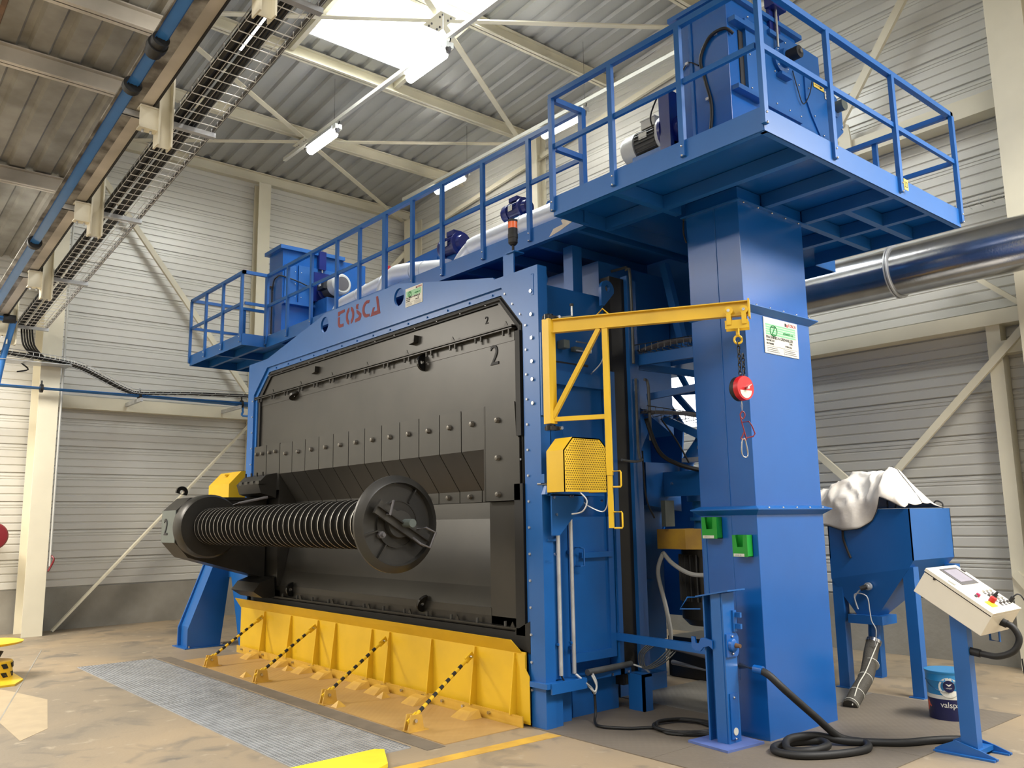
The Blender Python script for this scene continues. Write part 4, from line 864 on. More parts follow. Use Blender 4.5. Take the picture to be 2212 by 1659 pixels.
# left side support and guard
sp_ = thing('support_trestle', (-11.6, 4.4, 0), 'blue slanted steel support left of the machine under the dark arm', 'support')
MB().box(-11.96, -11.48, 4.10, 4.66, 0, .012).build('base_plate', BLUE, sp_)
MB().prism([(4.14, .012), (4.58, .012), (4.72, 1.25), (4.52, 1.25), (4.14, .25)], 'yz', -11.55, -11.52).build('web', BLUE, sp_)
MB().prism([(4.14, .012), (4.58, .012), (4.72, 1.25), (4.52, 1.25), (4.14, .25)], 'yz', -11.90, -11.87).build('web', BLUE, sp_)
MB().prism([(4.18, .012), (4.20, .012), (4.20, .25), (4.56, 1.25), (4.54, 1.25), (4.18, .27)], 'yz', -11.87, -11.55).build('flange', BLUE, sp_)
MB().prism([(-11.5, 1.30), (-10.93, 1.30), (-10.93, 0), (-11.02, 0), (-11.40, 1.0), (-11.5, 1.05)], 'xz', 4.64, 4.66).build('gusset', BLUE, sp_)
for (x, y) in ((-11.50, 4.16), (-11.50, 4.60), (-11.93, 4.16)): MB().cyl((x, y, .012), (x, y, .04), .012, 6).build('bolt', STEEL, sp_)
box('upright', BLUE, sp_, -11.55, -11.3, 4.66, 4.9, .9, 1.95)
MB().cyl((-11.2, 4.9, .12), (-11.2, 4.9, 1.2), .014, 8).build('threaded_rod', DGREY, sp_); MB().sphere((-11.2, 4.9, .12), .04).build('rod_nut', STEEL, sp_)
yb = thing('drive_guard', (-11.7, 4.7, 1.95), 'yellow box guard sticking out at the far left side of the machine', 'guard')
MB().prism([(4.55, 1.95), (4.55, 2.15), (4.72, 2.33), (5.0, 2.35), (5.0, 1.9)], 'yz', -12.07, -11.34).build('guard_box', YEL, yb)
MB().box(-11.74, -11.68, 4.62, 4.70, 2.28, 2.30).build('notch', YEL, yb)

# ================================================================== ACCESS PLATFORMS WITH RAILINGS
ZB, ZT, ZM, ZR = 4.085, 4.25, 4.69, 5.14
def rail_run(t, a, b, posts, out, mid=True, toe=True, thick=()):
    ax, ay = a; bx, by = b; L_ = math.hypot(bx-ax, by-ay); ux, uy = (bx-ax)/L_, (by-ay)/L_
    MB().bar((ax-ux*.0225, ay-uy*.0225, ZR), (bx+ux*.0225, by+uy*.0225, ZR), .045, .045).build('top_rail', BLUE, t)
    if mid: MB().bar((ax+ux*.0225, ay+uy*.0225, ZM), (bx-ux*.0225, by-uy*.0225, ZM), .028, .04).build('mid_rail', BLUE, t)
    if toe: MB().bar((ax, ay, (ZB+ZT)/2), (bx, by, (ZB+ZT)/2), .010, ZT-ZB).build('toe_plate', BLUE, t)
    for s_ in posts:
        x, y = ax+ux*s_, ay+uy*s_; w = .045 if s_ not in thick else .075
        p = MB().bar((x+out[0]*.012, y+out[1]*.012, ZB+.04), (x+out[0]*.012, y+out[1]*.012, ZR-.02), .035 if abs(ux) < .5 else w, w if abs(ux) < .5 else .035, (0, 1, 0)).build('post', BLUE, t)
        place(bsm, 'bolt', t, (x+out[0]*.03, y+out[1]*.03, 4.20)); place(bsm, 'bolt', t, (x+out[0]*.03, y+out[1]*.03, 4.13))
bsm = meshof(MB().sphere((0, 0, 0), .009, 6), STEEL, 'bolt')
pr = thing('elevator_platform', (-3.85, 6.1, ZB), 'big blue platform with railing around the right elevator head', 'platform')
WY = 4.98
rail_run(pr, (-4.85, 4.62), (-2.856, 4.62), (0, .68, 1.35), (0, -1))
rail_run(pr, (-2.856, 4.62), (-2.856, 7.65), (0, .88, 1.89, 3.03), (1, 0))
rail_run(pr, (-2.856, 7.65), (-4.25, 7.65), (.70,), (0, 1))
MB().bar((-4.85, 4.65, ZR-.02), (-4.85, 4.95, ZR-.02), .045, .045).build('gate_rail', BLUE, pr)
MB().bar((-4.85, 4.65, ZM), (-4.85, 4.95, ZM), .045, .045).build('gate_rail', BLUE, pr)
MB().box(-4.875, -4.825, 4.95, 5.0, 4.1, ZR).build('gate_post', BLUE, pr)
MB().box(-4.86, -4.84, 4.62, 7.9, ZB, ZT).build('side_edge', BLUE, pr)
MB().prism([[(-4.85, 4.62), (-2.856, 4.62), (-2.856, 7.65), (-4.25, 7.65), (-4.25, 8.03), (-4.85, 8.03)]], 'xy', 4.205, 4.215).build('deck_plate', BLUEG, pr)
for (a_, b_) in (((-4.25, 8.03), (-4.85, 8.03)), ((-4.25, 7.65), (-4.25, 8.03))): MB().bar(a_+(4.165,), b_+(4.165,), .012, .17).build('toe_plate', BLUE, pr)
for y in (5.25, 5.87, 6.48, 7.10): MB().box(-3.68 if 5.4 < y < 6.5 else -4.84, -2.87, y-.03, y+.03, ZB+.005, 4.20).build('floor_beam', BLUE, pr)
for (x, a, b) in ((-4.22, 4.64, 5.45), (-3.70, 6.5, 7.64), (-3.30, 6.5, 7.64), (-3.85, 4.64, 4.66)): MB().box(x-.03, x+.03, a, b, ZB+.006, 4.20).build('floor_beam', BLUE, pr)
MB().box(-2.9, -2.856, 4.64, 7.64, ZB, ZB+.008).build('edge_angle', BLUE, pr); MB().box(-4.84, -2.86, 4.63, 4.67, ZB, ZB+.008).build('edge_angle', BLUE, pr)
lb = thing('number_label', (-2.84, 6.50, 4.13), 'small yellow number label on the platform edge under the second side post', 'label')
MB().box(-2.826, -2.822, 6.53, 6.60, 4.15, 4.24).build('label_plate', paint('label_yellow', (230, 200, 90), .5), lb)
text('22', .07, KINK, (-2.8215, 6.535, 4.17), (0, 1, 0), (0, 0, 1), lb, sx=.8)

wk = thing('walkway', (-8.0, 5.4, ZB), 'long blue walkway with railing above the lettered header', 'platform')
rail_run(wk, (-11.25, WY), (-4.87, WY), (.0, .68, 1.38, 2.06, 2.62, 3.19, 3.76, 4.32, 5.01, 5.70), (0, -1), thick=(3.19, 0.0))
MB().box(-11.25, -4.87, WY, 6.6, 4.205, 4.215).build('deck_plate', BLUE, wk)
for k in range(12): MB().box(-11.0+.54*k, -10.95+.54*k, WY+.01, 6.6, ZB+.02, 4.2).build('floor_beam', BLUE, wk)
MB().box(-11.25, -4.87, WY+.006, WY+.05, ZB, ZB+.008).build('edge_angle', BLUE, wk)
MB().prism([(-5.30, 4.10), (-5.24, 4.16), (-5.12, 4.17), (-5.14, 4.21), (-4.98, 4.24), (-4.90, 4.20), (-4.96, 4.17), (-5.16, 4.12)], 'xz', WY-.007, WY-.0055).build('torn_tape', TAPE, wk)
for x in (-10.9, -8.8, -6.8, -5.4): MB().box(x-.06, x+.06, 5.3, 5.42, 3.62, ZB+.02).build('support_leg', BLUE, wk)
pl = thing('end_platform', (-12.3, 5.2, ZB), 'small blue platform with railing at the far left end of the machine', 'platform')
rail_run(pl, (-13.27, 4.62), (-11.25, 4.62), (0, .64, 1.31, 1.99), (0, -1))
rail_run(pl, (-13.27, 4.62), (-13.27, 5.86), (.86,), (-1, 0))
rail_run(pl, (-11.25, 4.62), (-11.25, 4.96), (), (1, 0))
rail_run(pl, (-13.27, 5.86), (-12.5, 5.86), (.0,), (0, 1))
MB().box(-13.27, -11.25, 4.62, 6.0, 4.205, 4.215).build('deck_plate', BLUE, pl)
for y in (4.95, 5.4): MB().box(-13.26, -11.26, y-.025, y+.025, ZB+.01, 4.2).build('floor_beam', BLUE, pl)
MB().box(-12.3, -12.25, 4.64, 6.0, ZB+.012, 4.2).build('floor_beam', BLUE, pl)
MB().box(-12.4, -11.7, 5.5, 6.4, 0, ZB).build('elevator_casing', BLUE, pl)

# ================================================================== BUCKET ELEVATORS
el = thing('bucket_elevator', (-3.95, 6.0, 0), 'tall blue elevator tower rising through the platform on the right', 'elevator')
EX0, EX1, EY0, EY1 = -4.205, -3.687, 5.517, 6.455
box('lower_casing', BLUEG, el, EX0, EX1, EY0, EY1, 0, 1.65, bevel=.004)
box('middle_casing', BLUEG, el, EX0+.005, EX1-.003, EY0+.003, EY1-.003, 1.65, 3.23, bevel=.004)
box('upper_casing', BLUEG, el, EX0+.005, EX1-.003, EY0+.003, EY1-.003, 3.23, 4.20, bevel=.004)
for z in (1.65, 3.22):
    m_ = MB(); a = .055
    m_.hexa([(EX0, EY0, z-.04), (EX1, EY0, z-.04), (EX1, EY1, z-.04), (EX0, EY1, z-.04), (EX0-a, EY0-a, z), (EX1+a, EY0-a, z), (EX1+a, EY1+a, z), (EX0-a, EY1+a, z)])
    m_.box(EX0-a, EX1+a, EY0-a, EY1+a, z, z+.008)
    m_.hexa([(EX0-a, EY0-a, z+.008), (EX1+a, EY0-a, z+.008), (EX1+a, EY1+a, z+.008), (EX0-a, EY1+a, z+.008), (EX0, EY0, z+.03), (EX1, EY0, z+.03), (EX1, EY1, z+.03), (EX0, EY1, z+.03)])
    m_.build('flange', BLUE, el)
    for k in range(5): place(bsm, 'bolt', el, (EX1+.045, EY0+.1+.19*k, z+.014))
MB().box(-3.917, -3.913, EY0-.002, EY0+.003, .4, 4.08).build('casing_seam', BLUE, el)
MB().box(EX0+.02, EX0+.05, EY0-.004, EY0, .3, 1.6).build('casing_seam', BLUE, el)
MB().box(EX0-.03, EX1+.03, EY0-.03, EY1+.03, 4.075, 4.085).build('top_flange', BLUE, el)
for k in range(5): place(bsm, 'bolt', el, (EX1+.02, EY0+.05+.2*k, 4.07))
MB().tube([(EX0-.01, EY0-.01, 4.07), (EX0-.015, EY0-.012, 3.95), (EX0+.01, EY0-.015, 3.86)], .008, 6, 4).build('cable_stub', BLACK, el)
# head on the platform
box('head_casing', BLUEG, el, EX0+.01, EX1, EY0, 6.57, 4.215, 5.86, bevel=.004)
box('head_cap', BLUE, el, EX0-.05, EX1+.04, EY0-.05, 6.62, 5.86, 5.90)
MB().box(-4.07, -4.04, EY0-.014, EY0, 4.3, 5.86).build('head_seam', BLUE, el)
box('discharge_box', BLUE, el, EX0+.05, EX1-.02, 6.57, 7.0, 4.215, 5.85)
box('head_side_panel', BLUE, el, EX1, EX1+.02, 5.98, 6.56, 5.04, 5.80)
box('slot_upper_lip', BLUE, el, EX1, EX1+.07, 5.53, 5.90, 5.62, 5.66); box('slot_lower_lip', BLUE, el, EX1, EX1+.07, 5.53, 5.90, 5.02, 5.06)
box('slot_cover', BLUE, el, EX1, EX1+.04, 5.72, 5.98, 5.06, 5.72); box('slot_gap', KINK, el, EX1, EX1+.01, 5.66, 5.72, 5.08, 5.60)
for y in (5.76, 5.96, 6.16, 6.36, 6.54):
    for z in (5.10, 5.40, 5.74): place(bsm, 'bolt', el, (EX1+.042 if y < 5.98 else EX1+.022, y, z))
MB().box(EX1, EX1+.05, 6.08, 6.30, 5.72, 5.76).build('takeup_bracket', BLUE, el); MB().box(EX1, EX1+.09, 6.10, 6.30, 5.98, 6.06).build('takeup_bracket', NAVY, el)
MB().box(EX1, EX1+.03, 6.12, 6.28, 5.76, 5.98).build('takeup_slide', NAVY, el)
MB().cyl((EX1+.05, 6.19, 5.62), (EX1+.05, 6.19, 6.20), .014, 10).build('takeup_screw', STEEL, el)
MB().lathe((EX1+.02, 6.25, 5.53), (1, 0, 0), [(0, .12), (.03, .12), (.04, .085), (.09, .08)], 20).build('bearing_housing', BLUE, el)
MB().cyl((EX1+.09, 6.25, 5.53), (EX1+.22, 6.25, 5.53), .055, 18).build('shaft', BLACK, el); MB().cyl((EX1+.22, 6.25, 5.53), (EX1+.235, 6.25, 5.53), .02, 10).build('shaft_end', STEEL, el)
for a in (45, 135, 225, 315): place(bsm, 'bolt', el, (EX1+.052, 6.25+.1*math.cos(math.radians(a)), 5.53+.1*math.sin(math.radians(a))))
MB().box(EX1+.02, EX1+.08, 6.18, 6.34, 5.36, 5.39).build('bearing_support', BLUE, el)
MB().prism([(6.70, 5.62), (6.86, 5.68), (7.26, 5.52), (7.34, 5.40), (7.34, 5.20), (7.10, 5.0), (6.92, 5.02), (6.78, 5.20), (6.70, 5.34)], 'yz', -4.1, EX1-.005).build('chute', BLUE, el)
for (y, z) in ((6.80, 5.62), (7.0, 5.58), (7.22, 5.48), (7.31, 5.22), (7.12, 5.04), (6.96, 5.05), (6.82, 5.2), (6.75, 5.45)): place(bsm, 'bolt', el, (EX1, y, z))
MB().lathe((EX1, 7.16, 5.38), (1, 0, 0), [(0, .09), (.03, .09), (.04, .06)], 18).build('bearing_housing', BLUE, el)
MB().cyl((EX1+.04, 7.16, 5.38), (EX1+.12, 7.16, 5.38), .055, 18).build('shaft', PALEG, el)
MB().box(EX1, EX1+.002, 6.84, 7.02, 5.50, 5.545).build('rotation_label', paint('label_yellow2', (230, 200, 90), .5), el)
MB().prism([(6.86, 5.523), (6.95, 5.523), (6.95, 5.512), (7.0, 5.5255), (6.95, 5.539), (6.95, 5.528), (6.86, 5.528)], 'yz', EX1+.002, EX1+.003).build('arrow', KINK, el)
MB().box(EX1, EX1+.002, 7.03, 7.09, 5.44, 5.52).build('rotation_label', WHITE, el); text('2', .06, KINK, (EX1+.003, 7.04, 5.46), (0, 1, 0), (0, 0, 1), el)
MB().tube([(EX1+.03, 6.44, 5.5), (EX1+.04, 6.48, 5.35), (EX1+.04, 6.56, 5.22), (EX1+.03, 6.70, 5.36), (EX1+.02, 6.78, 5.52)], .005, 6, 6).build('wire', BLACK, el)
MB().tube([(-3.98, EY0-.012, 4.62), (-3.90, EY0-.02, 4.70), (-3.87, EY0-.015, 4.95), (-3.92, EY0-.012, 5.2), (-3.95, EY0-.02, 5.40), (-3.85, EY0-.02, 5.55), (-3.70, EY0-.02, 5.56), (-3.66, 5.56, 5.52)], .014, 8, 6).build('cable', BLACK, el)
MB().tube([(-4.15, EY0-.012, 5.38), (-4.08, EY0-.012, 5.43), (-3.98, EY0-.012, 5.36)], .006, 6, 5).build('cable', BLACK, el)
for (x, z) in ((-4.09, 5.42), (-3.80, 5.565), (-3.90, 5.02)): MB().box(x-.015, x+.015, EY0-.03, EY0, z-.01, z+.012).build('cable_clip', GALV, el)
box('socket_box', GREY, el, -4.06, -3.98, EY0-.05, EY0, 4.52, 4.66)
sg2 = thing('maker_sign', (EX1, 6.0, 2.88), 'large white and green maker sign on the elevator tower', 'sign', 'white and green maker signs')
sign(sg2, (EX1-.002, 5.766, 2.878), (0, 1, 0), (0, 0, 1), .488, .292)
# gear motors: builder
def gear_motor(label, a, r, L, body=GREY, fan=GREY, flange=NAVY, g='electric motors on the walkway'):
    a = Vector(a); t = thing('electric_motor', (a.x+L/2, a.y, a.z-r), label, 'motor', g)
    MB().lathe(a, (1, 0, 0), [(0, r*.55), (.01, r*.9), (.05, r), (L*.25, r)], 28).build('fan_cowl', fan, t)
    MB().cyl(a+Vector((-.002, 0, 0)), a+Vector((.001, 0, 0)), r*.5, 20).build('fan_grille', DGREY if fan is GREY else fan, t)
    MB().cyl(a+Vector((L*.25, 0, 0)), a+Vector((L*.62, 0, 0)), r*.86, 28).build('motor_body', FIN if body is GREY else body, t)
    fm = meshof(MB().box(0, L*.34, -.004, .004, r*.8, r*.99), FIN if body is GREY else body, 'fin')
    for k in range(22): place(fm, 'fin', t, a+Vector((L*.27, 0, 0)), (2*PI*k/22, 0, 0))
    MB().lathe(a+Vector((L*.62, 0, 0)), (1, 0, 0), [(0, r*.9), (.03, r*1.05), (.05, r*1.3), (.08, r*1.3)], 28).build('end_shield', body, t)
    MB().lathe(a+Vector((L*.62+.08, 0, 0)), (1, 0, 0), [(0, r*1.35), (.03, r*1.35), (.04, r), (L*.38-.08, r*.9)], 28).build('gear_housing', flange, t)
    MB().box(a.x+L*.34, a.x+L*.58, a.y-r*.55, a.y+r*.35, a.z+r*.9, a.z+r*1.45).build('terminal_box', body, t)
    MB().box(a.x+L*.33, a.x+L*.59, a.y-r*.60, a.y+r*.40, a.z+r*1.45, a.z+r*1.52).build('terminal_lid', body, t)
    MB().box(a.x+L*.36, a.x+L*.50, a.y-r*.98, a.y-r*.93, a.z+r*.05, a.z+r*.45).build('nameplate', WHITE, t)
    return t
m1_ = gear_motor('grey motor with navy gearbox at the foot of the right elevator head', (-5.16, 5.93, 5.11), .145, .70)
MB().box(-4.62, -4.50, 5.75, 5.95, 4.9, 5.45).build('gear_post', NAVY, m1_); MB().tube([(-4.75, 5.85, 5.15), (-4.76, 5.8, 5.3), (-4.64, 5.8, 5.5)], .008, 6, 5).build('cable', BLACK, m1_)
MB().box(-5.0, -4.5, 5.8, 6.05, 4.215, 4.97).build('motor_foot', BLUE, m1_)
# left elevator head
eh = thing('bucket_elevator', (-12.15, 6.0, 4.215), 'smaller blue elevator head box on the far left platform', 'elevator')
box('head_casing', BLUEG, eh, -12.43, -11.95, 5.52, 6.52, 4.215, 5.84); box('head_cap', BLUE, eh, -12.50, -11.90, 5.46, 6.58, 5.84, 5.90)
box('discharge_box', BLUEG, eh, -12.38, -11.97, 6.52, 7.0, 4.3, 5.84)
box('side_panel', BLUE, eh, -11.95, -11.93, 5.55, 5.74, 5.0, 5.6); box('side_panel', BLUE, eh, -11.95, -11.92, 5.78, 6.5, 5.0, 5.62)
box('lower_band', BLUE, eh, -11.95, -11.86, 5.52, 6.52, 4.96, 5.0); box('bearing_frame', NAVY, eh, -11.92, -11.80, 5.98, 6.4, 5.05, 5.52)
MB().box(-11.95, -11.86, 6.10, 6.22, 5.60, 5.90).build('takeup_slide', NAVY, eh); MB().cyl((-11.88, 6.16, 5.55), (-11.88, 6.16, 6.05), .012, 8).build('takeup_screw', STEEL, eh)
MB().tube([(-12.42, 5.505, 5.30), (-12.32, 5.50, 5.31), (-12.27, 5.50, 5.2), (-12.27, 5.50, 4.6), (-12.26, 5.50, 4.50)], .012, 8, 4).build('cable', BLACK, eh)
MB().tube([(-12.27, 5.50, 5.2), (-12.22, 5.50, 5.38), (-12.1, 5.50, 5.42), (-11.93, 5.52, 5.40), (-11.88, 5.9, 5.30), (-11.85, 6.1, 5.15)], .010, 8, 4).build('cable', BLACK, eh)
box('socket_box', GREY, eh, -12.28, -12.20, 5.46, 5.52, 4.42, 4.52)
for z in (5.1, 5.3, 5.5):
    for y in (5.58, 5.72, 5.82, 6.45): place(bsm, 'bolt', eh, (-11.915, y, z))
m2_ = thing('electric_motor', (-11.55, 6.2, 5.1), 'grey and black motor facing the camera on the left elevator head', 'motor', 'electric motors on the walkway')
q = (-11.82, 6.22, 5.26)
MB().lathe(q, (1, 0, 0), [(0, .19), (.04, .19), (.05, .165), (.09, .165)], 28).build('gear_flange', NAVY, m2_)
MB().cyl((-11.73, 6.22, 5.26), (-11.52, 6.22, 5.26), .155, 28).build('motor_body', FIN, m2_)
MB().lathe((-11.52, 6.22, 5.26), (1, 0, 0), [(0, .165), (.17, .165), (.20, .14), (.20, .0001)], 28).build('fan_cowl', GREY, m2_)
MB().lathe((-11.318, 6.22, 5.26), (1, 0, 0), [(0, .11), (.004, .11), (.004, .0001)], 24).build('fan_grille', DGREY, m2_)
MB().box(-11.72, -11.52, 6.0, 6.07, 5.2, 5.34).build('terminal_box', KINK, m2_); MB().box(-11.66, -11.60, 5.99, 6.0, 5.25, 5.30).build('nameplate', WHITE, m2_)
MB().lathe((-11.6, 6.22, 5.42), (0, 0, 1), [(0, .02), (.02, .02)], 10).build('eye_ring', GREY, m2_)
MB().box(-11.9, -11.5, 6.05, 6.4, 4.215, 5.06).build('motor_foot', BLUE, m2_)
# housings, wrapped ducts and small motors on the walkway
for (x0, x1, l, tilt) in ((-9.35, -7.9, 'blue housing box behind the middle duct on the walkway', 1), (-6.5, -4.95, 'blue housing box behind the long white duct', 0)):
    h = thing('housing_box', ((x0+x1)/2, 6.2, 4.215), l, 'machine box')
    MB().prism([(x0, 4.215), (x1, 4.215), (x1, 5.03), (x0+.15, 5.0), (x0, 4.86)], 'xz', 5.95, 6.5).build('box_body', BLUEG, h)
    MB().prism([(x0+.5, 4.72), (x0+.95, 4.74), (x0+.95, 4.9), (x0+.55, 4.9)], 'xz', 5.94, 5.95).build('hatch', BLUE, h)
def duct(label, pts, r=.12):
    t = thing('wrapped_duct', pts[0], label, 'duct', 'white wrapped ducts on the walkway')
    MB().tube(pts, r, 20, 6).build('duct_skin', FOIL, t)
    p0, p1 = Vector(pts[-2]), Vector(pts[-1]); ax = (p1-p0).normalized(); e1, e2 = pbase(ax)
    for k in (1, 2):
        p = p0.lerp(p1, .25*k); MB().lathe(p, ax, [(0, r), (.0, r+.006), (.02, r+.006), (.02, r)], 20).build('seam_band', FOIL, t)
duct('long white wrapped duct right of the signal lamp', [(-7.45, 5.62, 4.22), (-7.42, 5.6, 4.42), (-7.2, 5.6, 4.58), (-6.9, 5.6, 4.61), (-4.6, 5.6, 4.62)], .135)
duct('middle white wrapped duct beside the blue housing', [(-9.12, 5.62, 4.45), (-9.02, 5.6, 4.60), (-8.85, 5.6, 4.68), (-8.6, 5.6, 4.67), (-7.7, 5.6, 4.50)], .12)
duct('left white wrapped duct above the red lettering', [(-10.36, 5.62, 4.25), (-10.32, 5.6, 4.42), (-10.16, 5.6, 4.56), (-9.9, 5.6, 4.59), (-9.05, 5.6, 4.64)], .11)
def navy_motor(label, a, r, L):
    a = Vector(a); t = thing('electric_motor', (a.x, a.y, a.z-r), label, 'motor', 'electric motors on the walkway')
    MB().lathe(a, (1, 0, 0), [(0, .0001), (0, r*.9), (.02, r), (L*.3, r)], 24).build('fan_cowl', NAVY, t)
    MB().cyl(a+Vector((-.003, 0, 0)), a, r*.6, 20).build('fan_grille', KINK, t)
    MB().cyl(a+Vector((L*.3, 0, 0)), a+Vector((L*.85, 0, 0)), r*.88, 24).build('motor_body', NAVY, t)
    fm = meshof(MB().box(0, L*.5, -.003, .003, r*.8, r*.97), NAVY, 'fin')
    for k in range(20): place(fm, 'fin', t, a+Vector((L*.32, 0, 0)), (2*PI*k/20, 0, 0))
    MB().lathe(a+Vector((L*.85, 0, 0)), (1, 0, 0), [(0, r*1.1), (.03, r*1.1), (.04, r*.8), (L*.25, r*.7)], 24).build('end_shield', NAVY, t)
    MB().box(a.x+L*.35, a.x+L*.75, a.y-.07, a.y+.05, a.z+r*.9, a.z+r*1.35).build('terminal_box', NAVY, t)
    MB().box(a.x+L*.42, a.x+L*.62, a.y-r*.99, a.y-r*.96, a.z-.02, a.z+.04).build('nameplate', WHITE, t)
    MB().prism([circle(a.x+L*.2, a.z+r*1.15, .022, 12), circle(a.x+L*.2, a.z+r*1.15, .011, 10)[::-1]], 'xz', a.y-.005, a.y+.005).build('eye_ring', STEEL, t)
    MB().box(a.x+.05, a.x+L, a.y-.05, a.y+.05, 4.215, a.z-r*.8).build('motor_foot', BLUEG, t)
navy_motor('navy motor standing between the two nearer white ducts', (-7.92, 5.72, 4.80), .135, .36)
navy_motor('navy motor peeping over the long white duct', (-6.86, 5.80, 4.95), .105, .34)
rc = thing('red_cap', (-9.12, 5.68, 4.85), 'small red cap behind the railing left of the middle duct', 'cap'); MB().cyl((-9.12, 5.68, 4.84), (-9.12, 5.68, 4.90), .025, 10).build('cap', RED, rc)
MB().cyl((-9.12, 5.68, 4.215), (-9.12, 5.68, 4.84), .012, 8).build('stem', GALV, rc)
# signal lamp on the frame corner
sl_ = thing('signal_lamp', (-5.42, 4.61, 3.72), 'black signal lamp with an orange ring on the cabinet corner', 'signal lamp')
MB().box(-5.50, -5.36, 4.60, 4.615, 3.70, 3.90).build('bracket', BLUE, sl_); MB().box(-5.44, -5.33, 4.58, 4.70, 3.90, 3.91).build('bracket_top', BLUE, sl_)
MB().cyl((-5.385, 4.62, 3.91), (-5.385, 4.62, 3.985), .012, 10).build('stem', BLACK, sl_)
MB().lathe((-5.385, 4.62, 3.975), (0, 0, 1), [(0, .025), (.02, .042), (.06, .042), (.062, .045), (.10, .045), (.105, .042), (.15, .042)], 20).build('base_module', BLACK, sl_)
MB().cyl((-5.385, 4.62, 4.125), (-5.385, 4.62, 4.185), .041, 20).build('orange_ring', ORANGE, sl_); MB().cyl((-5.385, 4.62, 4.185), (-5.385, 4.62, 4.205), .043, 20).build('cap', BLACK, sl_)

# ================================================================== YELLOW JIB
M0, E0 = Vector((-4.88, 4.55, 3.14)), Vector((-3.53, 5.335, 3.14)); DJ = (E0-M0).normalized(); NJ = Vector((-DJ.y, DJ.x, 0))
jb = thing('jib_crane', (-4.88, 4.55, 2.3), 'yellow swinging jib arm reaching from the cabinet to the elevator tower', 'crane')
MB().box(-4.918, -4.842, 4.512, 4.588, 2.35, 3.20).build('mast', YEL, jb)
m_ = MB(); S0 = M0+DJ*.04
m_.bar(S0+Vector((0, 0, .052)), E0+Vector((0, 0, .052)), .055, .008).bar(S0-Vector((0, 0, .052)), E0-Vector((0, 0, .052)), .055, .008).bar(S0, E0, .006, .104)
m_.build('beam', YEL, jb)
P2 = M0+DJ*.465
MB().bar((P2.x, P2.y, 3.085), (P2.x, P2.y, 1.93), .045, .045, DJ).build('post', YEL, jb)
MB().bar((P2.x+DJ.x*.0, P2.y, 1.93), (P2.x, P2.y, 1.53), .036, .036, DJ).build('post_extension', YEL, jb)
MB().bar((-4.86, 4.56, 2.40), (P2.x-DJ.x*.05, P2.y-DJ.y*.05, 3.085), .035, .045, NJ).build('diagonal', YEL, jb)
MB().bar((-4.85, 4.57, 2.385), (P2.x, P2.y, 2.385), .035, .035).build('lower_bar', YEL, jb)
for z in (1.90, 1.59):
    a = Vector((P2.x, P2.y, z)); MB().tube([a+DJ*.02+Vector((0, 0, .06)), a+DJ*.08+Vector((0, 0, .06)), a+DJ*.085+Vector((0, 0, .05)), a+DJ*.085-Vector((0, 0, .05)), a+DJ*.08-Vector((0, 0, .06)), a+DJ*.02-Vector((0, 0, .06))], .007, 8).build('handle', YEL, jb)
a = M0+DJ*.45+Vector((0, 0, .056)); MB().tube([a-DJ*.05, a+Vector((0, 0, .05)), a+DJ*.05], .006, 6).build('lifting_loop', YEL, jb)
MB().bar(E0+DJ*.0-Vector((0, 0, .005)), E0+DJ*.012-Vector((0, 0, .005)), .09, .14).build('end_stop', YEL, jb)
for z in (3.215, 2.315):
    MB().box(-4.92, -4.84, 4.52, 4.62, z-.015, z+.015).build('hinge_plate', BLACK, jb); MB().lathe((-4.88, 4.55, z-.02), (0, 0, 1), [(0, .04), (.045, .04)], 14).build('hinge_bearing', GLOSSK, jb)
    MB().cyl((-4.82, 4.6, z), (-4.80, 4.6, z), .014, 10).build('hinge_bolt', STEEL, jb)
MB().bar((-4.86, 4.64, 3.22), (-4.75, 4.70, 3.22), .05, .01).build('sensor_plate', PALEG, jb); MB().cyl((-4.76, 4.70, 3.22), (-4.76, 4.70, 3.31), .010, 8).build('sensor', STEEL, jb)
MB().cyl((-4.76, 4.70, 3.31), (-4.76, 4.70, 3.33), .016, 8).build('sensor_cap', BLACK, jb)
tl_ = thing('trolley', (-3.6, 5.3, 2.95), 'yellow four wheeled trolley at the end of the jib beam', 'trolley')
TJ = M0+DJ*1.475
for s_ in (-.055, .055):
    for n_ in (-1, 1):
        c = TJ+DJ*s_+NJ*.040*n_+Vector((0, 0, -.018)); MB().cyl(c-NJ*.010, c+NJ*.010, .032, 20).build('wheel', YEL, tl_)
        MB().cyl(c+NJ*.010*n_, c+NJ*.020*n_, .012, 10).build('axle_nut', STEEL, tl_); MB().bar(c+NJ*.014*n_+Vector((0, 0, .012)), c+NJ*.014*n_-Vector((0, 0, .11)), .034, .006, NJ).build('wheel_strap', YEL, tl_)
for n_ in (-1, 1): MB().bar(TJ-DJ*.085+NJ*.046*n_-Vector((0, 0, .125)), TJ+DJ*.085+NJ*.046*n_-Vector((0, 0, .125)), .006, .065).build('side_plate', YEL, tl_)
MB().cyl(TJ-Vector((0, 0, .13)), TJ-Vector((0, 0, .20)), .014, 12).build('hook_stem', YEL, tl_); MB().bar(TJ-NJ*.046-Vector((0, 0, .135)), TJ+NJ*.046-Vector((0, 0, .135)), .03, .02).build('cross_pin', YEL, tl_)
cz = TJ-Vector((0, 0, .235)); vx = Vector((.8, .6, 0))
MB().tube([cz+vx*.028*math.cos(2*PI*k/14)+Vector((0, 0, .03*math.sin(2*PI*k/14))) for k in range(14)], .009, 8, closed=True).build('hook_eye', YEL, tl_)
ch = thing('chain', (TJ.x, TJ.y, 2.63), 'short black chain hanging from the jib trolley', 'chain')
lk = [MB(), MB()]
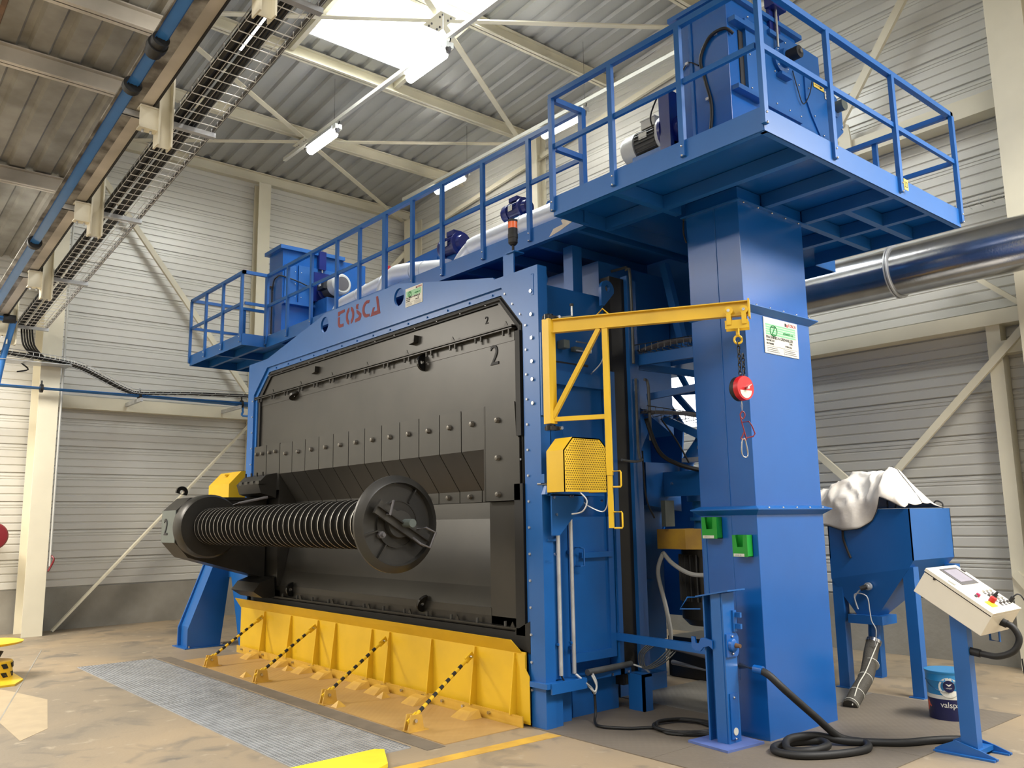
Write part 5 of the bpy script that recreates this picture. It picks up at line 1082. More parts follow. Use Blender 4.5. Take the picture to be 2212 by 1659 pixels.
for j in (0, 1):
    v1 = Vector((1, 0, 0)) if j else Vector((0, 1, 0)); pts = [v1*.011*math.cos(2*PI*k/12)+Vector((0, 0, .021*math.sin(2*PI*k/12))) for k in range(12)]
    lk[j].tube(pts, .0048, 6, closed=True); lk[j] = meshof(lk[j], BLACK, 'link')
for k in range(8): place(lk[k % 2], 'chain_link', ch, (TJ.x, TJ.y, 2.875-.032*k))
for k in range(5): place(lk[k % 2], 'chain_link', ch, (TJ.x+.022, TJ.y+.016, 2.78-.032*k))
ba = thing('load_balancer', (TJ.x, TJ.y, 2.44), 'round red load balancer hanging from the chain', 'balancer')
bc = Vector((TJ.x, TJ.y, 2.535)); bn = Vector((.86, -.10, 0)).normalized(); r_ = .092
MB().lathe(bc-bn*.05, bn, [(0, r_*.8), (.02, r_), (.055, r_)], 32).build('rear_case', BLACK, ba)
MB().lathe(bc+bn*.005, bn, [(0, r_), (.03, r_), (.04, r_*.96), (.04, .0001)], 32).build('front_case', RED, ba)
e2 = Vector((0, 0, 1)); e1 = e2.cross(bn).normalized()
ls = [bc+bn*.0465+e1*(.062*math.cos(a))+e2*(-.018+.058*math.sin(a)) for a in [PI+PI*k/12 for k in range(13)]]
mb = MB(); mb.v = [tuple(p) for p in ls]+[tuple(p+bn*.001) for p in ls]; mb.face(range(13)); mb.face([25-k for k in range(13)])
for k in range(12): mb.face((k, k+1, 14+k, 13+k))
mb.build('dial_label', WHITE, ba)
MB().cyl(bc+bn*.04, bc+bn*.075, .011, 8).build('centre_bolt', STEEL, ba); MB().bar(bc+bn*.055, bc+bn*.055+e1*.05+e2*.028, .01, .006).build('locking_lever', STEEL, ba)
MB().tube([bc+Vector((0, 0, .09)), bc+Vector((.012, 0, .115)), bc+Vector((-.012, 0, .115)), bc+Vector((0, 0, .09))], .004, 6).build('shackle', STEEL, ba)
MB().tube([bc+Vector((0, 0, -.09)), bc+Vector((.006, 0, -.13)), bc+Vector((-.003, 0, -.175)), bc+Vector((-.006, 0, -.13)), bc+Vector((0, 0, -.09))], .0025, 6).build('wire_rope', STEEL, ba)
hk = thing('hook_frame', (TJ.x, TJ.y, 2.15), 'dark red bent wire hook below the load balancer', 'hook')
b0 = Vector((TJ.x, TJ.y, 0)); X1 = Vector((.62, .78, 0))
hp_ = [(0, 2.37), (-.018, 2.34), (0, 2.31), (.018, 2.34), (.004, 2.365), (-.015, 2.345), (-.012, 2.30), (.012, 2.19), (.016, 2.155), (-.02, 2.165), (-.012, 2.18), (.002, 2.21)]
MB().tube([b0+X1*a+Vector((0, 0, z)) for a, z in hp_], .005, 8, 4).build('hook_wire', DRED, hk)
MB().tube([b0+X1*a+Vector((0, 0, z)) for a, z in [(-.006, 2.285), (.045, 2.29), (.065, 2.26), (.085, 2.20), (.07, 2.18), (.012, 2.168)]], .005, 8).build('hook_grip', DRED, hk)
cb = thing('carabiner', (TJ.x, TJ.y, 2.03), 'silver snap hook at the very end of the hanging tackle', 'hook')
MB().tube([b0+X1*a+Vector((0, 0, z)) for a, z in [(0, 2.165), (-.014, 2.15), (-.022, 2.07), (-.012, 2.035), (.008, 2.028), (.022, 2.045), (.020, 2.09), (.010, 2.15)]], .005, 8, 4, closed=True).build('ring', STEEL, cb)

# perforated yellow guard
pg = thing('bearing_guard', (-4.78, 4.73, 1.8), 'yellow guard box with a perforated side beside the jib post', 'guard')
gx0, gx1 = -4.885, -4.69
pf = [(4.50, 1.81), (4.50, 2.13), (4.60, 2.235), (4.90, 2.235), (4.975, 2.17), (4.975, 1.81)]
MB().prism([(4.50, 1.81), (4.50, 2.13), (4.60, 2.235), (4.90, 2.235), (4.975, 2.17), (4.975, 1.81), (4.965, 1.81), (4.965, 2.165), (4.897, 2.225), (4.604, 2.225), (4.51, 2.126), (4.51, 1.81)], 'yz', gx0, gx1).build('bent_cover', YEL, pg)
holes = []
yy, row = 4.53, 0
def inside(y, z): return 4.515 < y < 4.962 and 1.822 < z < 2.222 and (z < 2.118+1.05*(y-4.515)) and (z < 2.212-.83*(y-4.905))
z = 1.832
while z < 2.22:
    y = 4.522+(.010 if row % 2 else 0)
    while y < 4.965:
        if inside(y, z): holes.append([(y+.0055*math.cos(a), z+.0055*math.sin(a)) for a in [PI/2*k+PI/4 for k in range(4)]][::-1])
        y += .020
    z += .0175; row += 1
fac = MB().prism([pf], 'yz', gx1-.004, gx1)
fac.build('side_sheet', YEL, pg)
hm = MB()
for h in holes:
    k = len(hm.v); c = (sum(p[0] for p in h)/4, sum(p[1] for p in h)/4)
    hm.v += [(gx1+.0012, c[0]+.0055*math.cos(a), c[1]+.0055*math.sin(a)) for a in [PI/3*j for j in range(6)]]; hm.face(range(k, k+6))
tag(hm.build('perforations', paint('guard_hole_shadow_metal', (72, 52, 20), .9), pg), kind='stuff')
MB().tube([(gx1, 4.66, 1.81), (gx1+.05, 4.69, 1.74), (gx1+.03, 4.66, 1.66), (gx1-.05, 4.62, 1.64)], .006, 6, 5).build('cable', GALV, pg)
MB().tube([(P2.x-.02, P2.y, 1.80), (P2.x-.04, P2.y, 1.70), (-4.56, 4.77, 1.655), (-4.72, 4.79, 1.70), (-4.80, 4.82, 1.73)], .005, 6, 6).build('steel_loop', GALV, pg)

# ================================================================== STAND, HOSES
sd = thing('support_stand', (-3.885, 5.27, 0), 'blue steel stand with a hook and a square foot plate before the elevator tower', 'stand')
MB().prism([(-4.08, 5.08), (-3.71, 5.04), (-3.68, 5.43), (-4.05, 5.48)], 'xy', .006, .022).build('foot_plate', paint('scuffed_blue', (88, 108, 168), .55, var=.1), sd)
m_ = MB(); m_.box(-3.975, -3.962, 5.19, 5.33, .022, 1.03).build('flange', BLUE, sd); MB().box(-3.815, -3.800, 5.19, 5.33, .022, 1.055).build('flange', BLUE, sd)
MB().box(-3.962, -3.815, 5.256, 5.264, .022, 1.04).build('web', BLUE, sd); MB().box(-3.90, -3.815, 5.185, 5.20, .022, 1.05).build('inner_flange', BLUE, sd)
MB().hexa([(-4.01, 5.15, 1.02), (-3.72, 5.15, 1.075), (-3.72, 5.36, 1.075), (-4.01, 5.36, 1.02), (-4.01, 5.15, 1.03), (-3.72, 5.15, 1.085), (-3.72, 5.36, 1.085), (-4.01, 5.36, 1.03)]).build('top_plate', BLUE, sd)
MB().prism([(-4.075, .735), (-4.075, .665), (-4.055, .64), (-4.0, .635), (-3.97, .665), (-3.92, .68), (-3.89, .66), (-3.89, .72), (-3.96, .735), (-3.99, .73), (-4.01, .69), (-4.035, .69), (-4.045, .735)], 'xz', 5.165, 5.18).build('hook', BLUEG, sd)
MB().prism([(5.20, .61), (5.32, .61), (5.34, .64), (5.34, .74), (5.32, .77), (5.20, .77)], 'yz', -3.80, -3.785).build('bearing_plate', BLUEG, sd)
MB().lathe((-3.785, 5.26, .69), (1, 0, 0), [(0, .05), (.02, .045), (.03, .03)], 18).build('bearing', BLUEG, sd); MB().cyl((-3.76, 5.26, .69), (-3.715, 5.26, .69), .018, 12, .014).build('shaft_end', RUST, sd)
for y, z in ((5.26, .75), (5.26, .63)): place(bsm, 'bolt', sd, (-3.78, y, z))
for z in (.80, .88): MB().box(-3.80, -3.74, 5.31, 5.33, z, z+.035).build('rack_tooth', BLUE, sd)
MB().box(-3.80, -3.785, 5.29, 5.33, .78, .93).build('rack', BLUE, sd)
MB().box(-3.80, -3.79, 5.21, 5.30, .05, .36).build('side_plate', BLUEG, sd); MB().cyl((-3.79, 5.255, .10), (-3.786, 5.255, .10), .026, 18).build('white_cap', WHITE, sd)
place(bsm, 'bolt', sd, (-3.789, 5.255, .33)); place(bsm, 'bolt', sd, (-3.789, 5.255, .05))
MB().tube([(-3.985, 5.2, 1.02), (-4.08, 5.15, 1.015), (-4.13, 5.12, .93), (-3.99, 5.18, .935)], .006, 6).build('wire_handle', BLUE, sd)
h1 = thing('thick_hose', (-3.4, 5.6, 0), 'thick black hose from the tower lying in loops before the control desk', 'hose')
MB().tube([(-3.80, 5.36, .535), (-3.64, 5.36, .525)], .024, 14).build('metal_sleeve', STEEL, h1); MB().lathe((-3.68, 5.36, .527), (1, 0, -.05), [(0, .03), (.07, .03)], 12).build('collar', BLUEG, h1)
MB().tube([(-3.62, 5.36, .52), (-3.56, 5.37, .49), (-3.48, 5.42, .40), (-3.38, 5.60, .22), (-3.30, 5.78, .06), (-3.17, 5.88, .03), (-3.08, 5.72, .03), (-3.16, 5.45, .03), (-3.30, 5.26, .03), (-3.46, 5.24, .03), (-3.54, 5.36, .03), (-3.50, 5.56, .03), (-3.38, 5.66, .04),
           (-3.26, 5.55, .05), (-3.27, 5.36, .05), (-3.40, 5.30, .04), (-3.49, 5.44, .07), (-3.42, 5.66, .07), (-3.28, 5.78, .04), (-3.14, 5.92, .03), (-2.98, 6.07, .03), (-2.86, 6.30, .03), (-2.72, 6.42, .035), (-2.62, 6.30, .04)], .026, 12, 6).build('hose', BLACK, h1)
h2 = thing('thin_cable', (-4.4, 5.3, 0), 'thinner black cable coiled between the cabinet and the stand', 'cable')
pc = [(-4.985, 5.06, .22), (-4.98, 5.06, .08), (-4.93, 5.0, .02), (-4.80, 4.93, .02), (-4.62, 5.03, .02), (-4.52, 5.17, .02)]
for k in range(28):
    a = -2.2+2*PI*k/9; pc.append((-4.33+(.20+.012*(k % 5)-.02)*math.cos(a)*1.15, 5.36+(.19+.01*((k*3) % 5))*math.sin(a)*1.0, .02+.004*(k//5)))
MB().tube(pc, .011, 8, 5).build('cable', BLACK, h2)

# ================================================================== HOPPER, BAG, TUBE
hp = thing('hopper', (-3.96, 8.1, 0), 'blue sheet steel hopper on four legs at the right', 'hopper')
X0_, X1_, Y0_, Y1_ = -4.36, -3.555, 7.70, 8.55
MB().box(X0_, X1_, Y0_, Y0_+.01, 1.19, 1.65).box(X0_, X1_, Y1_-.01, Y1_, 1.19, 1.65).box(X0_, X0_+.01, Y0_, Y1_, 1.19, 1.65).box(X1_-.01, X1_, Y0_, Y1_, 1.19, 1.65).build('upper_box', BLUE, hp)
MB().hexa([(-4.15, 7.74, .68), (-3.95, 7.74, .68), (-3.95, 7.94, .68), (-4.15, 7.94, .68), (X0_, Y0_, 1.0), (X1_-.05, Y0_, 1.12), (X1_-.05, Y1_, 1.12), (X0_, Y1_, 1.0)]).build('cone', BLUE, hp)
MB().hexa([(X0_, Y0_, 1.0), (X1_-.05, Y0_, 1.12), (X1_-.05, Y1_-.05, 1.12), (X0_, Y1_-.05, 1.0), (X0_, Y0_, 1.19), (X1_, Y0_, 1.19), (X1_, Y1_, 1.19), (X0_, Y1_, 1.19)]).build('shoulder', BLUE, hp)
for (x, y) in ((-4.36, 7.71), (-3.67, 7.71), (-4.40, 8.42), (-3.60, 8.42)):
    MB().box(x, x+.10, y, y+.10, .01, 1.13).build('leg', BLUE, hp)
    MB().box(x-.03, x+.10, y-.02, y+.09, 0.0, .01).build('foot', BLUE, hp)
MB().box(-4.22, -3.89, 7.70, 7.98, .60, .68).build('slide_gate', BLUE, hp); MB().box(-4.34, -4.15, 7.78, 7.81, .665, .68).build('gate_handle', KINK, hp)
MB().cyl((-4.04, 7.84, .60), (-4.04, 7.82, .42), .055, 16).build('outlet', BLUE, hp)
MB().lathe((-3.99, 7.70, .945), (0, -1, 0), [(0, .035), (.03, .035), (.03, .02), (.05, .02)], 14).build('sensor_ring', GALV, hp); MB().cyl((-3.99, 7.66, .945), (-4.04, 7.63, .925), .022, 10).build('sensor_plug', BLACK, hp)
MB().tube([(-4.04, 7.63, .92), (-4.10, 7.63, .84), (-4.07, 7.62, .74), (-4.10, 7.63, .87), (-3.99, 7.64, .86), (-3.97, 7.64, .72), (-3.96, 7.64, .64), (-3.93, 7.65, .56), (-3.96, 7.66, .42)], .006, 6, 5).build('sensor_cable', GALV, hp)
MB().tube([(-3.60, 8.5, 1.65), (-3.60, 8.5, 1.70), (-3.66, 8.5, 1.72), (-3.70, 8.5, 1.66)], .008, 6, 4).build('hook', KINK, hp)
MB().box(-4.42, -3.4, 7.65, 7.66, 0, .003).build('joint', CONCR, hp)
ft = thing('flexible_tube', (-3.85, 6.95, 0), 'dark grey flexible tube running from the hopper outlet down to the floor', 'tube')
MB().tube([(-4.04, 7.80, .44), (-4.02, 7.70, .36), (-3.92, 7.40, .20), (-3.88, 7.15, .10), (-3.85, 6.95, .01)], .062, 16, 6).build('tube', paint('dark_fabric_tube', (72, 68, 60), .7, var=.1, bump=.4), ft)
MB().lathe((-4.04, 7.80, .44), (0, -.4, -.6), [(-.01, .066), (-.01, .070), (.02, .070), (.02, .066)], 16).build('tube_clamp', STEEL, ft)
for (p, ax) in (((-3.945, 7.55, .275), (.2, -1, -.5)), ((-3.91, 7.35, .18), (.1, -1, -.45)), ((-3.875, 7.12, .088), (.1, -1, -.45)), ((-3.855, 6.98, .025), (.1, -1, -.45))):
    MB().lathe(p, ax, [(0, .063), (0, .066), (.006, .066), (.006, .063)], 16).build('tie_wrap', WHITE, ft)
MB().tube([(-3.96, 7.72, .44), (-3.92, 7.5, .33), (-3.88, 7.3, .24), (-3.85, 7.1, .16), (-3.82, 6.93, .03)], .005, 6, 5).build('tie_cable', WHITE, ft)
bgt = thing('bulk_bag', (-4.0, 7.9, 1.5), 'crumpled white bulk bag slung over the hopper rim', 'bag')
import mathutils.noise as NZ
def interp(x, T):
    for (a, va), (b, vb) in zip(T, T[1:]):
        if x <= b: return va+(vb-va)*(x-a)/(b-a)
    return T[-1][1]
bot = [(-4.7, 1.55), (-4.36, 1.505), (-4.18, 1.455), (-4.02, 1.47), (-3.90, 1.54), (-3.83, 1.64), (-3.79, 1.76), (-3.70, 1.72), (-3.60, 1.66)]
top = [(-4.7, 1.80), (-4.50, 1.87), (-4.33, 1.93), (-4.2, 2.00), (-4.0, 2.0), (-3.88, 2.01), (-3.80, 2.03), (-3.74, 1.93), (-3.66, 1.82), (-3.58, 1.68)]
mb = MB(); NU, NV = 64, 44
for i in range(NU+1):
    x = -4.7+1.12*i/NU; zb_, zt_ = interp(x, bot), interp(x, top)
    for j in range(NV+1):
        v = j/NV
        if v < .55:
            s_ = v/.55; z = zb_+(zt_-zb_)*math.sin(s_*PI/2)**1.1; y = 7.665+.42*(1-math.cos(s_*PI/2))**1.15 if z > 1.66 else 7.665
            y = 7.665+.40*s_**2.2
        else:
            s_ = (v-.55)/.45; z = zt_-(zt_-1.66)*s_**1.6; y = 8.065+.42*s_
        n1 = NZ.noise(Vector((x*4.2, y*3.2+2.1, z*3.5)))*.05; n2 = (1-2*abs(NZ.noise(Vector((x*5+z*4, y*4, z*5-x*6)))))**2*.055
        mid = math.sin(PI*min(1, v*1.05))
        mb.v.append((x+n1*.4*mid, y-(n1+n2)*mid*.9-.02*math.sin(x*14+z*6)*(1-v), z+n1*.5*mid+n2*.5*mid))
for i in range(NU):
    for j in range(NV): a = i*(NV+1)+j; mb.face((a, a+NV+1, a+NV+2, a+1), True)
bo = mb.build('bag_cloth', BAGM, bgt); sm_ = bo.modifiers.new('thick', 'SOLIDIFY'); sm_.thickness = .004; bo.data.polygons.foreach_set('use_smooth', [True]*len(bo.data.polygons))
for sh in [p for p in bo.data.attributes if p.name == 'sharp_edge']: bo.data.attributes.remove(sh)
hem = [mb.v[i*(NV+1)] for i in range(0, NU+1, 2)]; MB().tube([(x, y-.004, z) for x, y, z in hem], .004, 5).build('stitched_hem', KINK, bgt)
hem = [mb.v[i*(NV+1)+24] for i in range(0, NU+1, 2)]; MB().tube([(x, y, z+.004) for x, y, z in hem], .003, 5).build('stitched_hem', KINK, bgt)
MB().tube([(-4.20, 7.69, 1.47), (-4.20, 7.685, 1.38), (-4.17, 7.69, 1.27), (-4.14, 7.685, 1.20)], .012, 6, 4).build('dark_strap', paint('dark_strap', (40, 36, 34), .8), bgt)
MB().tube([(-3.76, 7.72, 1.66), (-3.76, 7.74, 1.74), (-3.70, 7.76, 1.70), (-3.70, 7.74, 1.66)], .008, 6, 4).build('dark_strap', KINK, bgt)

# ================================================================== CONTROL DESK, PAIL, BINS
cd = thing('control_desk', (-2.55, 6.25, 0), 'ivory sloping control desk on a blue pedestal at the right', 'control desk')
DZ = [(-2.703, 1.204), (-2.792, 1.073), (-2.379, .806), (-2.296, .936)]
MB().prism(DZ, 'xz', 6.0, 6.47).build('enclosure', CREAMBOX, cd, bevel=.004)
T0, T1 = Vector((-2.685, 0, 1.229)), Vector((-2.288, 0, .957)); tt = (T1-T0); TL_ = tt.length; tt.normalize(); nn = Vector((-tt.z, 0, tt.x)); nn = nn if nn.z > 0 else -nn
def F(s_, v, h=0): return T0+tt*TL_*s_+Vector((0, 6.0+.47*v, 0))+nn*h
def slab(s0, s1, v0, v1, h0, h1, nm, mat, par=cd): 
    return MB().hexa([F(s0, v0, h0), F(s1, v0, h0), F(s1, v1, h0), F(s0, v1, h0), F(s0, v0, h1), F(s1, v0, h1), F(s1, v1, h1), F(s0, v1, h1)]).build(nm, mat, par)
slab(-.01, 1.01, -.012, 1.012, -.022, 0, 'lid', CREAMBOX)
slab(.0, 1.0, .0, 1.0, -.030, -.022, 'lid_seal', BLACK)
scr_ = slab(.05, .42, .30, .87, 0, .004, 'screen_bezel', DGREY); 
MB().hexa([F(.09, .37, .004), F(.36, .37, .004), F(.36, .80, .004), F(.09, .80, .004), F(.09, .37, .006), F(.36, .37, .006), F(.36, .80, .006), F(.09, .80, .006)]).build('screen', SCREEN, cd)
slab(.30, .40, .06, .10, 0, .01, 'lid_lock', GREY); slab(.10, .17, .93, .97, 0, .01, 'lid_lock', DGREY)
slab(.78, .90, .22, .42, 0, .003, 'stop_label', paint('stop_yellow', (232, 196, 40), .5))
def knob(s_, v, r1, h, mat, nm='button'): MB().cyl(F(s_, v, 0), F(s_, v, h), r1, 12).build(nm, mat, cd)
knob(.80, .42, .022, .035, RED, 'emergency_stop'); knob(.66, .26, .014, .02, paint('pink_button', (200, 30, 90), .4)); knob(.66, .20, .010, .012, DGREY)
for i in range(4):
    for j in range(3):
        c_ = [WHITE, DGREY, paint('orange_button', (214, 130, 50), .4) if (i, j) == (0, 2) else GREY, DGREY][(i*3+j*2) % 4]
        knob(.60+.085*i, .60+.13*j, .009, .014, c_); slab(.60+.085*i+.02, .60+.085*i+.05, .57+.13*j, .63+.13*j, 0, .002, 'button_tag', DGREY)
MB().lathe(F(.74, .66, 0), nn, [(0, .014), (.03, .014), (.03, .008), (.05, .008)], 12).build('key_switch', KINK, cd)
MB().cyl(F(.62, .20, -.022), F(.62, .20, -.02), .01, 8).build('screw', DGREY, cd)
MB().cyl(Vector((-2.64, 5.992, 1.16)), Vector((-2.64, 6.0, 1.16)), .008, 10).build('lock', KINK, cd)
MB().cyl(F(.86, .96, 0), F(.86, .96, .04), .014, 10).build('cable_plug', BLACK, cd)
MB().tube([F(.86, .96, .04), F(.88, 1.0, .07), F(.96, 1.03, .06), (-2.24, 6.52, .90), (-2.24, 6.52, .72), (-2.24, 6.50, .55), (-2.16, 6.5, .38), (-2.22, 6.52, .30), (-2.34, 6.60, .42), (-2.36, 6.6, .60)], .005, 6, 6).build('thin_cable', BLACK, cd)
MB().box(-2.635, -2.53, 6.16, 6.24, .02, 1.0).build('pedestal', BLUE, cd)
for y in (6.13, 6.36): MB().prism([(-2.80, 0), (-2.41, 0), (-2.41, .02), (-2.50, .05), (-2.66, .09), (-2.76, .045), (-2.80, .02)], 'xz', y, y+.012).build('foot_gusset', BLUE, cd)
MB().box(-2.80, -2.41, 6.10, 6.17, 0, .012).build('foot', BLUE, cd); MB().box(-2.80, -2.41, 6.34, 6.40, 0, .012).build('foot', BLUE, cd); MB().box(-2.66, -2.51, 6.14, 6.37, .02, .05).build('foot_cross', BLUE, cd)
MB().tube([(-2.53, 6.2, .675), (-2.45, 6.2, .665), (-2.36, 6.2, .66), (-2.27, 6.22, .70), (-2.235, 6.24, .78), (-2.27, 6.24, .855), (-2.33, 6.24, .875)], .021, 12, 6).build('curved_hose', BLACK, cd)
for (a_, b_) in (((-2.54, 6.2, .677), (-2.47, 6.2, .667)), ((-2.30, 6.24, .868), (-2.345, 6.24, .885))): MB().cyl(a_, b_, .027, 12).build('hose_gland', BLACK, cd)
MB().tube([(-2.46, 6.36, .86), (-2.46, 6.36, .74), (-2.40, 6.36, .735), (-2.40, 6.36, .86)], .008, 6).build('pull_handle', BLUE, cd)
pa = thing('paint_pail', (-3.13, 7.15, 0), 'round paint pail behind the control desk pedestal, blue above and navy below', 'pail')
PC = (-3.13, 7.17, 0)
MB().lathe(PC, (0, 0, 1), [(0, .145), (.005, .150), (.165, .152)], 40).build('lower_body', PAILN, pa)
MB().lathe((PC[0], PC[1], .165), (0, 0, 1), [(0, .1525), (.03, .153)], 40).build('white_band', WHITE, pa)
MB().lathe((PC[0], PC[1], .195), (0, 0, 1), [(0, .153), (.10, .155), (.105, .158), (.110, .156), (.155, .157)], 40).build('upper_body', PAILB, pa)
MB().lathe((PC[0], PC[1], .35), (0, 0, 1), [(0, .157), (.012, .162), (.022, .162), (.022, .15), (.016, .0001)], 40).build('lid', PAILB, pa)
def wrap(me_, R, ang0, z0):          # bends a flat mesh (x right, z up) round the pail
    for v in me_.vertices:
        a = ang0+v.co.x/R; rr = R+.0015+max(v.co.y, 0); v.co = Vector((PC[0]+rr*math.cos(a)-WO[pa.name][0], PC[1]+rr*math.sin(a)-WO[pa.name][1], z0+v.co.z))
def wraptext(s_, size, mat, R, ang, z0, sx=1):
    c = bpy.data.curves.new('t', 'FONT'); c.body = s_; c.size = size; c.extrude = 0; c.align_x = 'CENTER'; tmp = bpy.data.objects.new('t', c); COL.objects.link(tmp); bpy.context.view_layer.update()
    me_ = bpy.data.meshes.new_from_object(tmp.evaluated_get(bpy.context.evaluated_depsgraph_get())); bpy.data.objects.remove(tmp)
    for v in me_.vertices: v.co = Vector((v.co.x*sx, 0, v.co.y))
    wrap(me_, R, ang, z0); me_.materials.clear(); me_.materials.append(mat); o = bpy.data.objects.new('lettering', me_); COL.objects.link(o); o.parent = pa; WO[o.name] = WO[pa.name]
def wrapdisc(rx, rz, mat, R, ang, z0, nm, d_=0, n_=20, pts=None):
    mb = MB(); P_ = pts or [(rx*math.cos(2*PI*k/n_), rz*math.sin(2*PI*k/n_)) for k in range(n_)]
    cxm = sum(p[0] for p in P_)/len(P_); czm = sum(p[1] for p in P_)/len(P_)
    mb.v = [(cxm, d_, czm)]+[(a, d_, b) for a, b in P_]; n_ = len(P_)
    for k in range(n_): mb.face((0, 1+k, 1+(k+1) % n_))
    me_ = bpy.data.meshes.new(nm); me_.from_pydata(mb.v, [], mb.f); wrap(me_, R, ang, z0); me_.materials.append(mat); o = bpy.data.objects.new(nm, me_); COL.objects.link(o); o.parent = pa; WO[o.name] = WO[pa.name]
AC = -1.13
wraptext('valspar', .062, WHITE, .151, AC+.1, .105, .95)
wrapdisc(.075, .075, WHITE, .155, AC+.02, .255, 'white_swoosh', .000); wrapdisc(.042, .045, PAILN, .155, AC+.02, .265, 'round_emblem', .002)
wrapdisc(0, 0, WHITE, .155, AC+.02, .275, 'wing_mark', .004, pts=[(-.022, .010), (-.006, .006), (0, -.002), (.006, .006), (.022, .010), (.010, -.004), (0, -.010), (-.010, -.002)])
wraptext('valspar', .016, WHITE, .1585, AC+.02, .248, 1)
wrapdisc(0, 0, paint('hazard_orange', (206, 84, 56), .5), .150, -2.30, .09, 'hazard_mark', .001, pts=[(-.03, -.03), (.03, .01), (-.012, .06), (-.03, .04)])
MB().tube([(PC[0]+.158*math.cos(a), PC[1]+.158*math.sin(a), .30-.085*math.sin((a+2.55)/1.6*PI/2)) for a in [-2.55+.12*k for k in range(13)]], .0025, 6).build('bail_handle', STEEL, pa)
for i, (x0, x1, z0, z1, l) in enumerate(((-4.142, -4.0, 1.437, 1.60, 'upper left green plastic bin on the elevator tower'), (-3.866, -3.735, 1.304, 1.465, 'lower right green plastic bin on the elevator tower'))):
    b_ = thing('parts_bin', ((x0+x1)/2, EY0-.03, z0), l, 'bin', 'green bins on the tower'); y0 = EY0-.07
    MB().box(x0, x0+.004, y0, EY0-.003, z0, z1).box(x1-.004, x1, y0, EY0-.003, z0, z1).box(x0, x1, EY0-.007, EY0-.003, z0, z1).box(x0, x1, y0, EY0-.003, z0, z0+.004).build('bin_shell', GREEN, b_)
    w_ = x1-x0; MB().prism([(x0, z0), (x1, z0), (x1, z1), (x0+w_*.74, z1), (x0+w_*.70, z0+.072), (x0+w_*.30, z0+.072), (x0+w_*.22, z1), (x0, z1)], 'xz', y0-.003, y0).build('bin_front', GREEN, b_)
    MB().box(x0+.008, x1-.03, y0-.005, y0-.003, z0+.002, z0+.024).build('label', WHITE, b_); text('VIDANGE  B'+('1', '2')[i] if False else 'USINE  B'+('1', '2')[i], .013, DGREY, (x0+.02, y0-.0055, z0+.008), (1, 0, 0), (0, 0, 1), b_, ext=0)

# floor plates round the elevator
tr_ = thing('tread_flooring', (-4.0, 6, 0), 'brown tread plate flooring under the elevator tower and hoses', 'floor plate')
for (a, b, c, e_, m) in ((-5.20, -4.0, 4.575, 5.9, TREAD), (-3.995, -2.785, 4.575, 5.9, TREAD), (-5.48, -4.0, 5.905, 7.64, TREADW), (-3.995, -2.785, 5.905, 7.64, TREAD)):
    MB().box(a, b, c, e_, .0, .006).build('plate', m, tr_)

# big duct along the back wall
du = thing('exhaust_duct', (-4, 8.95, 3.93), 'large shiny galvanised duct along the back wall right of the tower', 'duct')
MB().cyl((-6.6, 8.95, 4.2), (-1.0, 8.95, 4.2), .268, 48).build('duct', DUCTM, du)
for x in (-5.6, -4.03, -2.4): MB().lathe((x, 8.95, 4.2), (1, 0, 0), [(-.02, .268), (-.02, .295), (-.005, .295), (-.005, .275), (.005, .275), (.005, .295), (.02, .295), (.02, .268)], 48).build('joint_ring', GALV, du)
tag(MB().bar((-3.60, 9.72, 4.22), (-3.10, 9.72, 3.76), .05, .09, (0, 1, 0)).build('duct_bracket', CREAM), 'pale diagonal bracket under the big duct near the right column', 'bracket')
wt = thing('wall_cable_tray', (-3.5, 9.85, 5.0), 'thin wire cable tray on the back wall above the big duct', 'cable tray')
m_ = MB()
for k in range(30): x = -5.6+.12*k; m_.tube([(x, 9.80, 5.07), (x, 9.80, 5.0), (x, 9.92, 5.0)], .003, 4)
tag(m_.build('cross_wires', GALV, wt), kind='stuff')
for z in (5.0, 5.04): MB().tube([(-5.6, 9.80, z), (-2.1, 9.80, z)], .004, 5).build('side_wire', GALV, wt)
MB().tube([(-5.6, 9.85, 5.02), (-2.1, 9.85, 5.02)], .012, 6).build('cable', GREY, wt)

# ================================================================== LEFT EDGE AND FLOOR EXTRAS
jk = thing('round_stand', (-10.75, 1.90, 0), 'yellow and black striped stand with a round yellow top at the left edge', 'stand')
MB().prism([(-11.3, 1.55), (-10.2, 1.55), (-10.22, 1.93), (-10.5, 2.06), (-11.3, 2.06)], 'xy', 0, .02).build('base_plate', YEL, jk)
MB().lathe((-10.85, 1.80, .02), (0, 0, 1), [(0, .22), (.17, .21)], 28).build('body', YEL, jk)
for k in range(7):
    a = -.3+.62*k
    for zz in (.03, .12):
        c0, c1 = a, a+.28
        mb = MB(); mb.v = [(-10.85+.2215*math.cos(q), 1.80+.2215*math.sin(q), z) for q, z in ((c0, zz+.05), (c0+.14, zz), (c1+.14, zz), (c1, zz+.05))]
        mb.v += [(-10.85+.215*math.cos(q), 1.80+.215*math.sin(q), z) for q, z in ((c0, zz+.05), (c0+.14, zz), (c1+.14, zz), (c1, zz+.05))]; mb.face((0, 1, 2, 3)); mb.face((7, 6, 5, 4)); [mb.face((i, (i+1) % 4, 4+(i+1) % 4, 4+i)) for i in range(4)]
        mb.build('black_mark', BLACK, jk)
MB().lathe((-10.95, 1.78, .19), (0, 0, 1), [(0, .10), (.01, .12), (.07, .15), (.08, .155)], 24).build('rubber_cup', BLACK, jk)
MB().cyl((-10.95, 1.78, .27), (-10.95, 1.78, .35), .04, 14).build('spindle', BLACK, jk)
MB().lathe((-11.0, 1.78, .345), (0, 0, 1), [(0, .30), (.01, .34), (.03, .35), (.035, .33)], 36).build('round_top', YEL, jk)
